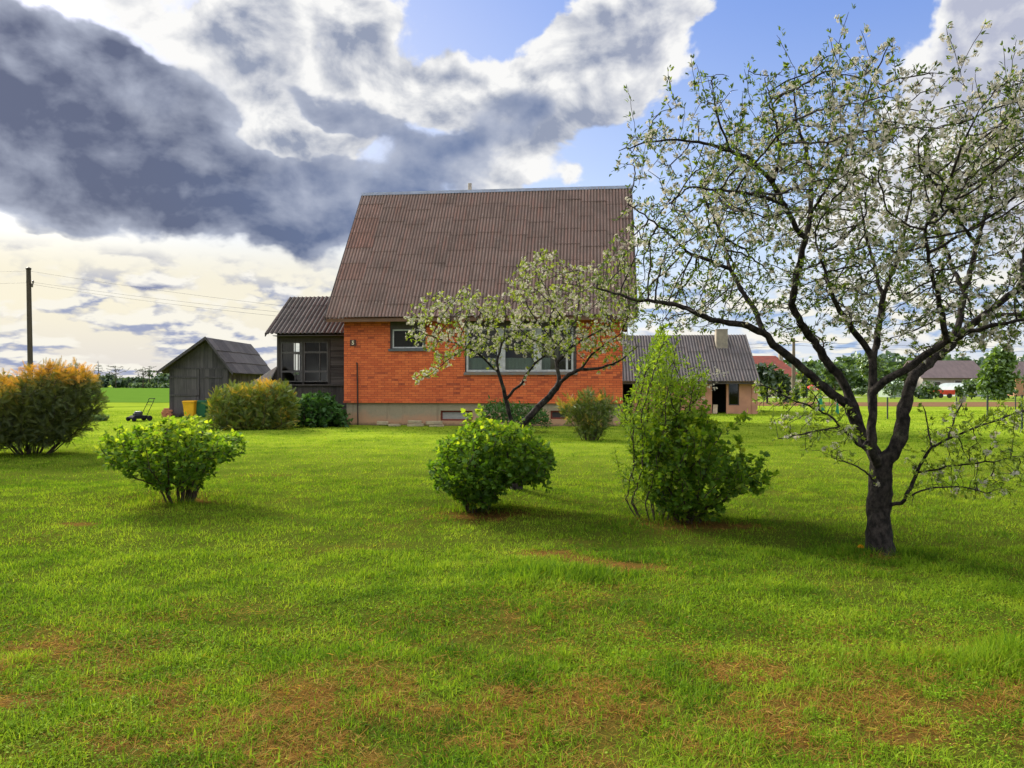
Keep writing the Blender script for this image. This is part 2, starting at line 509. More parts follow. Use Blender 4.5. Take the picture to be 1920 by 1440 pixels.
def mat_brick(name):
    m, nt, b = new_mat(name)
    oc = obj_coord()
    sp = nt.nodes.new('ShaderNodeSeparateXYZ'); nt.links.new(oc, sp.inputs[0])
    X, Y, Z = (E(o) for o in sp.outputs)
    v = vec(X + Y, Z, 0.0)
    def bricks(c1, c2, mo, bias):
        n = nt.nodes.new('ShaderNodeTexBrick'); nt.links.new(v, n.inputs['Vector'])
        n.inputs['Color1'].default_value = (*c1, 1); n.inputs['Color2'].default_value = (*c2, 1); n.inputs['Mortar'].default_value = (*mo, 1)
        n.inputs['Scale'].default_value = 1.0; n.inputs['Mortar Size'].default_value = 0.006; n.inputs['Mortar Smooth'].default_value = 0.2
        n.inputs['Bias'].default_value = bias; n.inputs['Brick Width'].default_value = 0.27; n.inputs['Row Height'].default_value = 0.086
        n.offset = 0.5
        return n
    n1 = bricks((0.66, 0.160, 0.046), (0.50, 0.100, 0.030), (0.085, 0.035, 0.022), 0.0)
    # single overburnt bricks: a second draw of per-brick values from a cell noise
    wn = nt.nodes.new('ShaderNodeTexWhiteNoise'); wn.noise_dimensions = '2D'
    row = E.op('FLOOR', Z / 0.086)
    off = E.op('MODULO', row, 2.0) * 0.135
    nt.links.new(vec(E.op('FLOOR', (X + Y + off) / 0.27), row, 0.0), wn.inputs['Vector'])
    r = E(wn.outputs['Value'])
    c = cmix(smooth(r, 0.86, 0.99) * 0.65, n1.outputs[0], (0.16, 0.035, 0.022))
    c = cmix(smooth(r, 0.16, 0.0) * 0.5, c, (0.68, 0.17, 0.05))
    big = fbm(oc, 0.55, 5, 0.6); fine = fbm(oc, 22.0, 4, 0.6)
    c = cmix(smooth(big, 0.45, 0.75) * 0.32, c, (0.34, 0.065, 0.03))
    streak = fbm(vec((X + Y) * 3.0, Z * 0.35, 2.0), 1.0, 5, 0.6)
    c = cmix(smooth(streak, 0.56, 0.80) * 0.35, c, (0.20, 0.06, 0.035))
    c = cmix(fine * 0.25, c, (0.30, 0.05, 0.02))
    setc(b, c); b.inputs['Roughness'].default_value = 0.85; b.inputs['Specular IOR Level'].default_value = 0.25
    bump(b, E(n1.outputs['Fac']) * -1.0 + fine * 0.4, 0.5, 0.006)
    return m


def mat_corrugated(name, base, alt, warm, moss, pale):
    """fibre-cement sheet: tone per sheet (tint), darker in the troughs and along the laps, lichen specks"""
    m, nt, b = new_mat(name)
    oc = obj_coord()
    t = attr('tint'); wv = attr('wave')
    n1 = fbm(oc, 1.1, 5, 0.6); n2 = fbm(oc, 16.0, 5, 0.7); n3 = fbm(mapping(oc, (7, .7, .7)), 1.0, 5, 0.6)
    c = cmix(t, base, alt)
    c = cmix(smooth(t, 0.80, 1.0) * 0.8, c, warm)
    c = cmix(smooth(n1, 0.42, 0.70) * 0.45, c, moss)
    c = cmix(smooth(n3, 0.46, 0.70) * 0.45, c, warm)
    c = cmix(smooth(n3, 0.50, 0.28) * 0.55, c, tuple(v * .62 for v in base))
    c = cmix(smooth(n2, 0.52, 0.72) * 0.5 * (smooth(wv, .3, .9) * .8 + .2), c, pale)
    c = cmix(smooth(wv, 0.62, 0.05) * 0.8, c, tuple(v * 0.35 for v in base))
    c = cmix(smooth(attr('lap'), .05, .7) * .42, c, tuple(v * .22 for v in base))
    setc(b, c); b.inputs['Roughness'].default_value = 0.9; b.inputs['Specular IOR Level'].default_value = 0.15
    bump(b, n2, 0.4, 0.008)
    return m


def corrugated(name, mat, parent, o, u, s, nrm, width, length, wave, amp, sheet_w, rows, seed=1, edge_tint=None, seg=8):
    """overlapping corrugated sheets over the plane o + a*u + b*s; every sheet steps over the one below"""
    rng = np.random.default_rng(seed)
    o, u, s, nrm = (np.array(q, float) for q in (o, u, s, nrm))
    ncol = max(1, int(round(width / sheet_w)))
    wpc = max(1, int(round(sheet_w / wave)))
    nx = wpc * seg + 1
    V, Fq, T, Wv, Lp = [], [], [], [], []
    base = 0
    rowh = length / rows
    for c in range(ncol):
        a0, a1 = width * c / ncol, width * (c + 1) / ncol
        off = rng.uniform(-0.32, 0.32) * rowh
        cuts = [0.0] + [rowh * (k + 1) + off for k in range(rows - 1)] + [length]
        for r in range(rows):
            b0, b1 = cuts[r] - (0.10 if r else rng.uniform(0, 0.02)), cuts[r + 1]
            tint = float(np.clip(rng.normal(0.42, 0.12), 0, 1))
            if edge_tint is not None and c == 0 and r > 0: tint = edge_tint + rng.uniform(-0.1, 0.1)
            skew = rng.normal(0, 0.004)
            A = np.linspace(a0, a1 + 0.03, nx)
            ph = np.cos(A / wave * 2 * math.pi)
            for kk, (bb, lift) in enumerate(((b0, 0.010), (b0 + .035, 0.0097), ((b0 + b1) / 2, 0.005), (b1 - .012, 0.0), (b1, 0.0))):
                h = ph * amp + lift + 0.006 * (c % 2) + skew * (A - a0)
                V.append(o + A[:, None] * u + bb * s + h[:, None] * nrm)
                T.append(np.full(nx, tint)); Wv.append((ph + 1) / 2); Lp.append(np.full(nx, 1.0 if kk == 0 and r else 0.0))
            i = np.arange(nx - 1)
            for k in range(4):
                q = base + k * nx
                Fq.append(np.stack([q + i, q + i + 1, q + nx + i + 1, q + nx + i], 1))
            base += 5 * nx
    me = np_mesh(name, np.concatenate(V), [np.concatenate(Fq)], {'tint': np.concatenate(T), 'wave': np.concatenate(Wv), 'lap': np.concatenate(Lp)}, True)
    ob = link(name, me, mat, parent)
    md = ob.modifiers.new('thickness', 'SOLIDIFY'); md.thickness = 0.009; md.offset = -1
    return ob

# ------------------------------------------------------------------ materials for the buildings
M_BRICK = mat_brick('brick')
M_PLINTH = mat_plinth('plinth_render')
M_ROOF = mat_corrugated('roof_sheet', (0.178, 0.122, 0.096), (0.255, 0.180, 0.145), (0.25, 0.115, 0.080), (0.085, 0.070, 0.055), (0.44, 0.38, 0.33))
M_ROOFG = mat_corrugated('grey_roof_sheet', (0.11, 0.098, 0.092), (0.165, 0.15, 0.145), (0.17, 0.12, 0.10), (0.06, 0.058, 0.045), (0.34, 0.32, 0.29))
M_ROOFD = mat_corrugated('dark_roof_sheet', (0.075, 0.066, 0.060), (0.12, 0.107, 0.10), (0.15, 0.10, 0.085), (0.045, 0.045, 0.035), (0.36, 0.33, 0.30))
M_ZINC = mat_plain('zinc', (0.22, 0.25, 0.30), (0.15, 0.165, 0.19), 3.0, 0.6, 0.2, 0.1)
M_SILL = mat_plain('sill_metal', (0.075, 0.080, 0.082), (0.12, 0.125, 0.125), 5.0, 0.6, 0.3, 0.1)
M_FRAME = mat_plain('old_white_paint', (0.46, 0.46, 0.43), (0.30, 0.29, 0.27), 9.0, 0.7, bmp=0.25)
M_DARKWOOD = mat_boards('dark_boards', (0.020, 0.017, 0.015), (0.085, 0.074, 0.066), (26, 26, 1.3))
M_DARKSLAT = mat_boards('dark_slats', (0.022, 0.018, 0.016), (0.095, 0.082, 0.072), (1.3, 26, 26))
M_GREYWOOD = mat_boards('grey_boards', (0.036, 0.034, 0.037), (0.115, 0.105, 0.104), (26, 26, 1.2), stain=(0.05, 0.045, 0.042))
M_GREYTRIM = mat_plain('grey_trim', (0.105, 0.098, 0.092), (0.05, 0.046, 0.043), 8.0, 0.8, bmp=0.3, stretch=(3, 3, 1))
M_SHINGLE = mat_boards('roof_planks', (0.045, 0.042, 0.042), (0.135, 0.123, 0.118), (24, 24, 24), stain=(0.06, 0.055, 0.045))
M_FASCIA = mat_plain('brown_fascia', (0.17, 0.088, 0.05), (0.10, 0.055, 0.035), 5.0, 0.8, stretch=(0.4, 3, 3))
M_BARGE = mat_plain('barge_board', (0.085, 0.07, 0.06), (0.05, 0.042, 0.038), 5.0, 0.8)
M_INSIDE = mat_plain('dim_plaster', (0.055, 0.05, 0.045), (0.03, 0.028, 0.026), 1.0, 0.9, bmp=0)
M_CURTAIN = mat_plain('curtain', (0.42, 0.46, 0.36), (0.34, 0.38, 0.30), 2.0, 0.9, bmp=0.1, stretch=(8, 1, 0.4))
M_DRAPE = mat_plain('tan_drape', (0.30, 0.22, 0.12), (0.20, 0.15, 0.09), 2.0, 0.9, bmp=0.1, stretch=(8, 1, 0.4))
M_GLASS = mat_glass('window_glass', (0.70, 0.76, 0.74), 0.02)
M_GLASSD = mat_glass('dusty_glass', (0.34, 0.38, 0.37), 0.0)
M_CLEAR = mat_glass('clear_glass', (0.90, 0.93, 0.92), 0.02)
M_RUST = mat_plain('rust_red_paint', (0.20, 0.040, 0.022), (0.11, 0.03, 0.02), 14.0, 0.8)
M_GREYBOARD = mat_plain('grey_panel', (0.30, 0.285, 0.26), (0.22, 0.21, 0.19), 6.0, 0.85, stretch=(1, 1, 4))
M_PLAQUE = mat_plain('plaque_enamel', (0.085, 0.034, 0.022), (0.05, 0.025, 0.018), 20.0, 0.55)
M_DIGIT = mat_plain('digit_paint', (0.72, 0.62, 0.42), (0.55, 0.46, 0.30), 30.0, 0.6)
M_IRON = mat_plain('dark_iron', (0.028, 0.024, 0.022), (0.05, 0.035, 0.028), 20.0, 0.6, 0.5)
M_ASBESTOS = mat_plain('pale_cement', (0.42, 0.38, 0.31), (0.30, 0.27, 0.22), 6.0, 0.9)
M_PINK = mat_plain('pink_plaster', (0.50, 0.255, 0.155), (0.36, 0.185, 0.12), 1.4, 0.9, bmp=0.3)
M_PINKD = mat_plain('old_plaster', (0.36, 0.20, 0.125), (0.26, 0.15, 0.10), 1.6, 0.9, bmp=0.3)
M_BLOCK = mat_plain('chimney_block', (0.30, 0.265, 0.20), (0.19, 0.17, 0.135), 4.0, 0.9, bmp=0.5)
M_STONE = mat_plain('slab_stone', (0.42, 0.34, 0.21), (0.27, 0.22, 0.14), 7.0, 0.9, bmp=0.5)


class Frame:
    def __init__(s, o, deg):
        s.o = np.array(o, float); s.rz = math.radians(deg)
        c, n = math.cos(s.rz), math.sin(s.rz); s.u, s.v = np.array([c, n, 0]), np.array([-n, c, 0])
    def at(s, px, py, yl):             # where the sight line through a photo point meets the plane y = yl of this building
        d = np.array([(px - CX) / F, 1.0, (CY - py) / F]); o = np.array([0, 0, EYE]) - s.o
        t = (yl - o @ s.v) / (d @ s.v); p = o + t * d
        return float(p @ s.u), float(p[2])
    def hole(s, x0, y0, x1, y1, yl=0.0):
        a = s.at(x0, (y0 + y1) / 2, yl)[0]; b = s.at(x1, (y0 + y1) / 2, yl)[0]
        xm = (x0 + x1) / 2
        return [a, b, s.at(xm, y1, yl)[1], s.at(xm, y0, yl)[1]]


def room(name, x0, x1, y0, y1, z0, z1, mat, parent):
    m = MB(); m.add([(x0, y0, z0), (x1, y0, z0), (x1, y1, z0), (x0, y1, z0), (x0, y0, z1), (x1, y0, z1), (x1, y1, z1), (x0, y1, z1)],
                    [(0, 1, 2, 3), (7, 6, 5, 4), (1, 2, 6, 5), (2, 3, 7, 6), (3, 0, 4, 7)])
    return m.build(name, mat, parent)


# ------------------------------------------------------------------ the brick house
HF = Frame((-6.55, 30.0, 0.0), -6.2)
HX, HD = 10.75, 8.52
RK = 1.244; RT = math.atan(RK); RL = 4.76 / math.cos(RT); EZ = 4.15
house = thing('brick_house', 'orange brick house with a tall brown corrugated roof and grey plinth', 'house', HF.o, HF.rz)
w1h = HF.hole(731, 601, 798, 656); w2h = HF.hole(871.5, 601, 1081, 702)
ZB = 0.87
def roofz(y): return EZ + (y + 0.5) * RK
m = MB()
wall_mesh(m, 0, HX, ZB, 4.60, [w1h, w2h], 0.16)
yr = HD / 2
for x in (0, HX):
    m.add([(x, 0, ZB), (x, HD, ZB), (x, HD, 4.60), (x, yr, roofz(yr) - 0.22), (x, 0, 4.60)], [(0, 1, 2, 3, 4)])
m.add([(0, HD, ZB), (HX, HD, ZB), (HX, HD, 4.60), (0, HD, 4.60)], [(0, 1, 2, 3)])
m.box((-0.022, -0.024, ZB - 0.002), (HX + 0.022, 0.05, ZB + 0.085))
m.build('wall', M_BRICK, house)
b1 = HF.hole(826, 770, 886, 789, 0.07); b2 = HF.hole(1032, 770, 1068, 786, 0.07)
m = MB(); wall_mesh(m, 0.08, HX - 0.08, -0.15, ZB, [b1, b2], 0.22, 0.07)
m.box((0.08, 0.40, -0.15), (HX - 0.08, HD - 0.08, ZB - 0.01))
for x in (0.08, HX - 0.08): m.add([(x, 0.07, -.15), (x, HD - .08, -.15), (x, HD - .08, ZB), (x, 0.07, ZB)], [(0, 1, 2, 3)])
m.build('plinth', M_PLINTH, house)
c_, s_ = math.cos(RT), math.sin(RT)
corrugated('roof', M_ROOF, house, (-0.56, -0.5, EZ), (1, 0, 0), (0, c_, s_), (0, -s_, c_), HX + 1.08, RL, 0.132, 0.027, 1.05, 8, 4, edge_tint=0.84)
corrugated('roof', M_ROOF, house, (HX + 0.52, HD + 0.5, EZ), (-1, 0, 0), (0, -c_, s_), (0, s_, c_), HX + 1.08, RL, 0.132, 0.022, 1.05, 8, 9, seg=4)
zr = roofz(yr)
m = MB(); m.prism([(-0.60, yr - 0.12, zr - 0.10), (-0.60, yr, zr + 0.055), (-0.60, yr + 0.12, zr - 0.10), (-0.60, yr + 0.10, zr - 0.12), (-0.60, yr, zr + 0.03), (-0.60, yr - 0.10, zr - 0.12)], (HX + 1.16, 0, 0))
m.build('ridge_cap', M_ZINC, house)
for x in (-0.60, HX + 0.525):
    m = MB()
    m.prism([(x, -0.55, EZ - 0.16), (x, -0.55, EZ + 0.05), (x, yr, zr + 0.02), (x, yr, zr - 0.22)], (0.032, 0, 0))
    m.prism([(x, HD + 0.55, EZ - 0.16), (x, HD + 0.55, EZ + 0.05), (x, yr + 0.001, zr + 0.02), (x, yr + 0.001, zr - 0.22)], (0.032, 0, 0))
    m.build('barge_board', M_BARGE, house)
m = MB(); m.box((-0.55, -0.46, EZ - 0.17), (HX + 0.51, -0.43, EZ - 0.035)); m.build('fascia', M_FASCIA, house)
m = MB(); m.box((-0.55, -0.428, EZ - 0.10), (HX + 0.51, -0.003, EZ - 0.075)); m.build('soffit', M_BARGE, house)
room('interior', 0.2, HX - 0.2, 0.165, 3.4, 0.9, 4.3, M_INSIDE, house)
# chimney pipe behind the ridge
px_, pz_ = HF.at(881, 344, 5.0)
m = MB(); m.lathe([(0.085, pz_ - 1.9), (0.085, pz_), (0.062, pz_), (0.062, pz_ - 0.2)], (px_, 5.0, 0), 14); m.build('vent_pipe', M_ASBESTOS, house, smooth_=True)


def frame_bars(mb, x0, x1, z0, z1, w, y, d, inner=()):
    """a rectangular frame, butt-jointed; inner: upright bars (x0, x1)"""
    mb.box((x0, y, z0), (x0 + w, y + d, z1)); mb.box((x1 - w, y, z0), (x1, y + d, z1))
    mb.box((x0 + w, y, z0), (x1 - w, y + d, z0 + w)); mb.box((x0 + w, y, z1 - w), (x1 - w, y + d, z1))
    for a, b in inner: mb.box((a, y, z0 + w), (b, y + d - 0.004, z1 - w))


def pane(name, x0, x1, z0, z1, y, mat, parent):
    mb = MB(); mb.box((x0, y, z0), (x1, y + 0.006, z1)); return mb.build(name, mat, parent)


# small window
fr = HF.hole(736, 617.5, 795, 653, 0.05)
m = MB(); frame_bars(m, fr[0], fr[1], fr[2], fr[3], 0.055, 0.05, 0.06)
win = m.build('window', M_FRAME, house, bevel=0.006)
pane('pane', fr[0] + .056, fr[1] - .056, fr[2] + .056, fr[3] - .056, 0.075, M_GLASSD, win)
pane('net_curtain', fr[0] + .03, fr[1] - .03, fr[2] + .03, fr[3] - .03, 0.16, mat_plain('net', (0.16, 0.18, 0.155), (0.12, 0.135, 0.12), 12, 0.9), win)
m = MB(); m.box((w1h[0], 0.055, fr[3] + 0.004), (w1h[1], 0.12, w1h[3])); m.box((w1h[0], 0.06, w1h[2]), (fr[0] - .004, 0.12, fr[3])); m.box((fr[1] + .004, 0.06, w1h[2]), (w1h[1], 0.12, fr[3])); m.build('surround', M_BARGE, win)
m = MB(); sx0, sx1 = HF.at(728, 655, -0.06)[0], HF.at(801, 655, -0.06)[0]; sz = fr[2]
m.prism([(sx0, -0.07, sz - 0.115), (sx0, 0.05, sz - 0.06), (sx0, 0.05, sz - 0.005), (sx0, -0.07, sz - 0.03)], (sx1 - sx0, 0, 0)); m.build('sill', M_SILL, win)
# wide window
fr = HF.hole(874.5, 615, 1075, 697, 0.05)
mulls = [(HF.at(a, 660, .05)[0], HF.at(b, 660, .05)[0]) for a, b in ((932, 947.5), (1000.5, 1015.5), (1061, 1065))]
m = MB(); frame_bars(m, fr[0], fr[1], fr[2], fr[3], 0.075, 0.05, 0.07, mulls)
win = m.build('window', M_FRAME, house, bevel=0.006)
edges_ = [fr[0] + .076] + [v for mm in mulls for v in mm] + [fr[1] - .076]
for k in range(0, len(edges_), 2):
    pane('pane', edges_[k], edges_[k + 1], fr[2] + .077, fr[3] - .077, 0.075, M_GLASS, win)
zc = HF.at(960, 671, .2)[1]
def folds(name, x0, x1, z0, z1, y, mat, parent, n=60, amp=0.02):
    xs = np.linspace(x0, x1, n); V = []
    for z in (z0, z1): V += [(x, y + amp * math.sin(x * 31) + amp * .6 * math.sin(x * 53 + z), z) for x in xs]
    me = np_mesh(name, np.array(V), [np.array([(i, i + 1, n + i + 1, n + i) for i in range(n - 1)])], {'tint': np.full(len(V), .5)}, True)
    return link(name, me, mat, parent)
folds('half_curtain', fr[0], mulls[1][1], fr[2] - .05, zc, 0.24, M_CURTAIN, win)
folds('half_curtain', mulls[1][1] - .02, mulls[1][1] + .32, fr[2] - .05, zc, 0.26, M_CURTAIN, win, 20)
folds('drape', mulls[1][1] + .22, mulls[1][1] + .62, fr[2] - .05, fr[3], 0.32, M_DRAPE, win, 30)
m = MB(); m.box((w2h[0], 0.055, fr[3] + 0.004), (w2h[1], 0.12, w2h[3])); m.box((w2h[0], 0.06, w2h[2]), (fr[0] - .004, 0.12, fr[3])); m.box((fr[1] + .004, 0.06, w2h[2]), (w2h[1], 0.12, fr[3])); m.build('surround', M_BARGE, win)
m = MB(); sx0, sx1 = HF.at(869.5, 700, -0.06)[0], HF.at(1083, 700, -0.06)[0]; sz = fr[2]
m.prism([(sx0, -0.08, sz - 0.12), (sx0, 0.05, sz - 0.06), (sx0, 0.05, sz - 0.005), (sx0, -0.08, sz - 0.035)], (sx1 - sx0, 0, 0)); m.build('sill', mat_plain('worn_sill', (0.15, 0.155, 0.155), (0.20, 0.14, 0.08), 3.0, 0.7, 0.2), win)
# basement windows
for bh, pm in ((b1, M_GREYBOARD), (b2, M_INSIDE)):
    m = MB(); frame_bars(m, bh[0] + .002, bh[1] - .002, bh[2] + .002, bh[3] - .002, 0.06, 0.15, 0.05)
    wn = m.build('basement_window', M_RUST, house)
    pane('panel', bh[0] + .063, bh[1] - .063, bh[2] + .063, bh[3] - .063, 0.17, pm, wn)
# house number
q = HF.hole(656.4, 637, 667.8, 649)
m = MB(); m.box((q[0], -0.022, q[2]), (q[1], -0.001, q[3])); plq = m.build('house_number', M_PLAQUE, house, bevel=0.004)
cu = bpy.data.curves.new('digit', 'FONT'); cu.body = '5'; cu.size = 0.21; cu.extrude = 0.004; cu.offset = 0.006; cu.align_x = 'CENTER'; cu.align_y = 'CENTER'
_tmp = bpy.data.objects.new('digit_source', cu); COL.objects.link(_tmp); bpy.context.view_layer.update()
_me = bpy.data.meshes.new_from_object(_tmp.evaluated_get(bpy.context.evaluated_depsgraph_get())); bpy.data.objects.remove(_tmp)
_me.materials.clear(); dg = link('digit', _me, M_DIGIT, plq)
dg.location = ((q[0] + q[1]) / 2, -0.027, (q[2] + q[3]) / 2); dg.rotation_euler = (math.pi / 2, 0, 0)
# cable pipe
xa, za = HF.at(669.3, 681, -0.05)
m = MB(); m.tube([(xa - 0.03, -0.005, za + 0.01), (xa, -0.05, za), (xa + .01, -0.05, za - .06), (xa + .03, -0.05, 0.9), (xa + .035, -0.045, -0.1)], 0.026, 8); m.build('cable_pipe', M_IRON, house, smooth_=True)

# ---- the wooden porch on the left gable
YP, PD = 1.6, 4.3
pl = HF.at(519.5, 680, YP)[0]
zw = HF.at(560, 720, YP)[1]; zsk = HF.at(600, 763, YP)[1]
wa_ = HF.hole(526.5, 641, 567, 716.5, YP); wb_ = HF.hole(569.5, 640, 615, 716.5, YP)
ztop = HF.at(560, 630, YP)[1]
m = MB()
# plank face between and around the windows
def vboards(mb, x0, x1, z0, z1, y, w=0.16, d=0.022, rng=random):
    x = x0
    while x < x1 - 0.02:
        ww = min(w * rng.uniform(0.8, 1.25), x1 - x); j = rng.uniform(-.004, .004)
        mb.box((x + .002, y + j, z0 + rng.uniform(-.012, .0)), (x + ww - .002, y + d + j, z1), rng.random()); x += ww
def hslats(mb, x0, x1, z0, z1, y, w=0.10, d=0.02, rng=random, tilt=0.012):
    z = z0
    while z < z1 - 0.01:
        ww = min(w * rng.uniform(0.85, 1.15), z1 - z); t = rng.random()
        a, b = rng.uniform(-.012, .012), rng.uniform(-.012, .012)
        mb.add([(x0, y, z + a), (x1, y, z + b), (x1, y + tilt, z + ww - .006 + b), (x0, y + tilt, z + ww - .006 + a),
                (x0, y + d + .01, z + a), (x1, y + d + .01, z + b), (x1, y + d + tilt, z + ww - .006 + b), (x0, y + d + tilt, z + ww - .006 + a)],
               [(0, 1, 2, 3), (0, 4, 5, 1), (3, 2, 6, 7), (1, 5, 6, 2), (4, 0, 3, 7)], t); z += ww
hslats(m, wb_[1] + 0.10, -0.02, zw, ztop + .35, YP, 0.095)
hslats(m, pl + .1, wb_[1] + .10, wa_[3] + .10, ztop + .35, YP, 0.12)
porch = m.build('porch', M_DARKSLAT, house)
m = MB()
vboards(m, pl, -0.02, zsk, zw - 0.07, YP + .02, 0.14)
m.build('skirting', M_DARKWOOD, porch)
m = MB()
m.box((pl, YP - .02, zsk), (pl + .11, YP + .09, ztop + .35), .3)                      # corner post
m.box((wa_[1] - .0, YP - .015, zw), (wb_[0] + .0, YP + .08, wa_[3] + .1), .35)      # between the windows
m.box((wb_[1], YP - .015, zw), (wb_[1] + .10, YP + .08, wa_[3] + .1), .3)
m.box((pl + .11, YP - .012, wa_[3]), (wa_[1], YP + .07, wa_[3] + .1), .4); m.box((wb_[0], YP - .012, wa_[3]), (wb_[1], YP + .07, wa_[3] + .1), .4)
m.box((pl + .05, YP - .07, zw - .07), (-0.02, YP + .06, zw - .002), .75)               # ledge
if wa_[0] > pl + .115: m.box((pl + .112, YP - .01, zw), (wa_[0], YP + .06, wa_[3]), .3)
m.build('posts', M_DARKWOOD, porch)
m = MB()   # side walls, back wall with its own window so that the sky shows through
def side_hit(px, py):                       # where a sight line meets the porch's left wall
    d = np.array([(px - CX) / F, 1.0, (CY - py) / F]); o = np.array([0, 0, EYE]) - HF.o
    t = (pl - o @ HF.u) / (d @ HF.u); p = o + t * d; return float(p @ HF.v), float(p[2])
s0, s1 = side_hit(561, 672), side_hit(549.5, 672)
sy0, sy1 = min(s0[0], s1[0]), max(s0[0], s1[0]); sz0, sz1 = side_hit(555, 703)[1], side_hit(555, 643)[1]
wall_mesh(m, pl, 0.0, zsk, ztop + .55, [], 0.05, YP + PD)
for a, b, c, d in ((YP + .09, sy0, zsk, ztop + .35), (sy1, YP + PD, zsk, ztop + .35), (sy0, sy1, zsk, sz0), (sy0, sy1, sz1, ztop + .35)):
    m.box((pl + .01, a, c), (pl + .04, b, d))
m.add([(pl + .012, YP + .09, ztop + .352), (pl + .012, YP + PD, ztop + .352), (pl + .012, YP + PD / 2, ztop + 1.75)], [(0, 1, 2)])
m.add([(pl, YP + .1, zsk + .12), (-.02, YP + .1, zsk + .12), (-.02, YP + PD, zsk + .12), (pl, YP + PD, zsk + .12)], [(0, 1, 2, 3)])
m.add([(pl, YP + .1, ztop + .3), (-.02, YP + .1, ztop + .3), (-.02, YP + PD, ztop + .3), (pl, YP + PD, ztop + .3)], [(3, 2, 1, 0)])
m.build('inner_walls', M_DARKWOOD, porch)
m = MB(); m.box((pl + .06, YP + .05, -.1), (0.0, YP + PD, zsk)); m.build('footing', mat_plain('grey_footing', (0.13, 0.11, 0.085), (0.08, 0.07, 0.055), 1.5, .9), porch)
m = MB()   # things inside seen against the light: rail and baluster of the far window
zb_ = side_hit(555, 663)[1]; zb2 = side_hit(555, 695)[1]
m.box((pl + .012, sy0, zb_ - .03), (pl + .038, sy1, zb_ + .03), .4); m.box((pl + .012, sy0, zb2 - .02), (pl + .038, sy1, zb2 + .02), .4)
m.box((pl + .012, sy1 - (sy1 - sy0) * .3, zb2 + .021), (pl + .038, sy1 - (sy1 - sy0) * .2, zb_ - .031), .4)
m.build('far_window_bar', M_DARKWOOD, porch)
for h in (wa_, wb_):
    m = MB(); frame_bars(m, h[0] + .004, h[1] - .004, h[2] + .004, h[3] - .004, 0.05, YP - .005, 0.045)
    hh = h[3] - h[2]
    m.box((h[0] + .054, YP - .002, h[3] - hh * .29), (h[1] - .054, YP + .035, h[3] - hh * .245))
    m.box((h[0] + .054, YP - .002, h[2] + hh * .24), (h[1] - .054, YP + .035, h[2] + hh * .285))
    xm = h[0] + (h[1] - h[0]) * .64
    m.box((xm, YP + .0, h[2] + .055), (xm + .035, YP + .03, h[2] + hh * .24)); m.box((xm, YP + .0, h[2] + hh * .285), (xm + .035, YP + .03, h[3] - hh * .29)); m.box((xm, YP, h[3] - hh * .245), (xm + .035, YP + .03, h[3] - .055))
    pw = m.build('porch_window', M_GREYTRIM, porch)
    if 1:
        pane('porch_pane', h[0] + .056, h[1] - .056, h[2] + .056, h[3] - .056, YP + .036, M_GLASSD if h is wb_ else M_CLEAR, porch)
th = math.atan(0.695); ch, sh = math.cos(th), math.sin(th)
ez = HF.at(560, 625, YP - .42)[1]
xl = HF.at(498, 626, YP - .42)[0]
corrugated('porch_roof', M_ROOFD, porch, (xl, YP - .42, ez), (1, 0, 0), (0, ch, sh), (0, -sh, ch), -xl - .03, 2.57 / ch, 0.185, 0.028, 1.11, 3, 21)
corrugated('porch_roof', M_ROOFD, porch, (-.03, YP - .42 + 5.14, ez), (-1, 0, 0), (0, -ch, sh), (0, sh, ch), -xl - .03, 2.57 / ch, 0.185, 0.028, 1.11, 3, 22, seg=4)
m = MB(); m.prism([(xl - .02, YP - .46, ez - .13), (xl - .02, YP - .46, ez + .02), (xl - .02, YP + 2.15, ez + 1.80), (xl - .02, YP + 2.15, ez + 1.64)], (.03, 0, 0))
m.prism([(xl - .02, YP - .46 + 5.22, ez - .13), (xl - .02, YP - .46 + 5.22, ez + .02), (xl - .02, YP + 2.151, ez + 1.80), (xl - .02, YP + 2.151, ez + 1.64)], (.03, 0, 0))
m.build('porch_barge_board', M_BARGE, porch)
m = MB(); m.box((pl - .02, YP - .40, ez - .10), (-.02, YP - .03, ez - .075)); m.build('porch_soffit', M_BARGE, porch)

# ---- the low roof over the cellar steps beside the porch
A = P(458, 729, 31.6); Bp = P(520.5, 687, 31.6)
s_dir = (Bp - A); sl = np.linalg.norm(s_dir); s_dir /= sl
u_dir = np.array([0.03, -0.88, -0.47]); u_dir /= np.linalg.norm(u_dir)
n_dir = np.cross(u_dir, s_dir); n_dir *= np.sign(n_dir[2]); n_dir /= np.linalg.norm(n_dir)
cel = thing('cellar_entrance', 'low sloping corrugated roof over cellar steps, left of the dark porch', 'lean-to', (A[0], A[1], 0))
lo = np.array([A[0], A[1], 0])
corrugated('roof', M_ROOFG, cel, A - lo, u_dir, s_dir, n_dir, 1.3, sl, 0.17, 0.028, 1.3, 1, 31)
m = MB()
e0, e1 = A - lo + u_dir * .08, Bp - lo + u_dir * .08; f0, f1_ = A - lo + u_dir * 1.2, Bp - lo + u_dir * 1.2
for g0, g1 in ((e0, e1), (f0, f1_)):
    m.prism([(g0[0] + .1, g0[1], -.1), (g1[0] - .02, g1[1], -.1), (g1[0] - .02, g1[1], g1[2] - .06), (g0[0] + .1, g0[1], g0[2] - .0)], (0, .06, 0))
m.build('wall', M_DARKWOOD, cel)

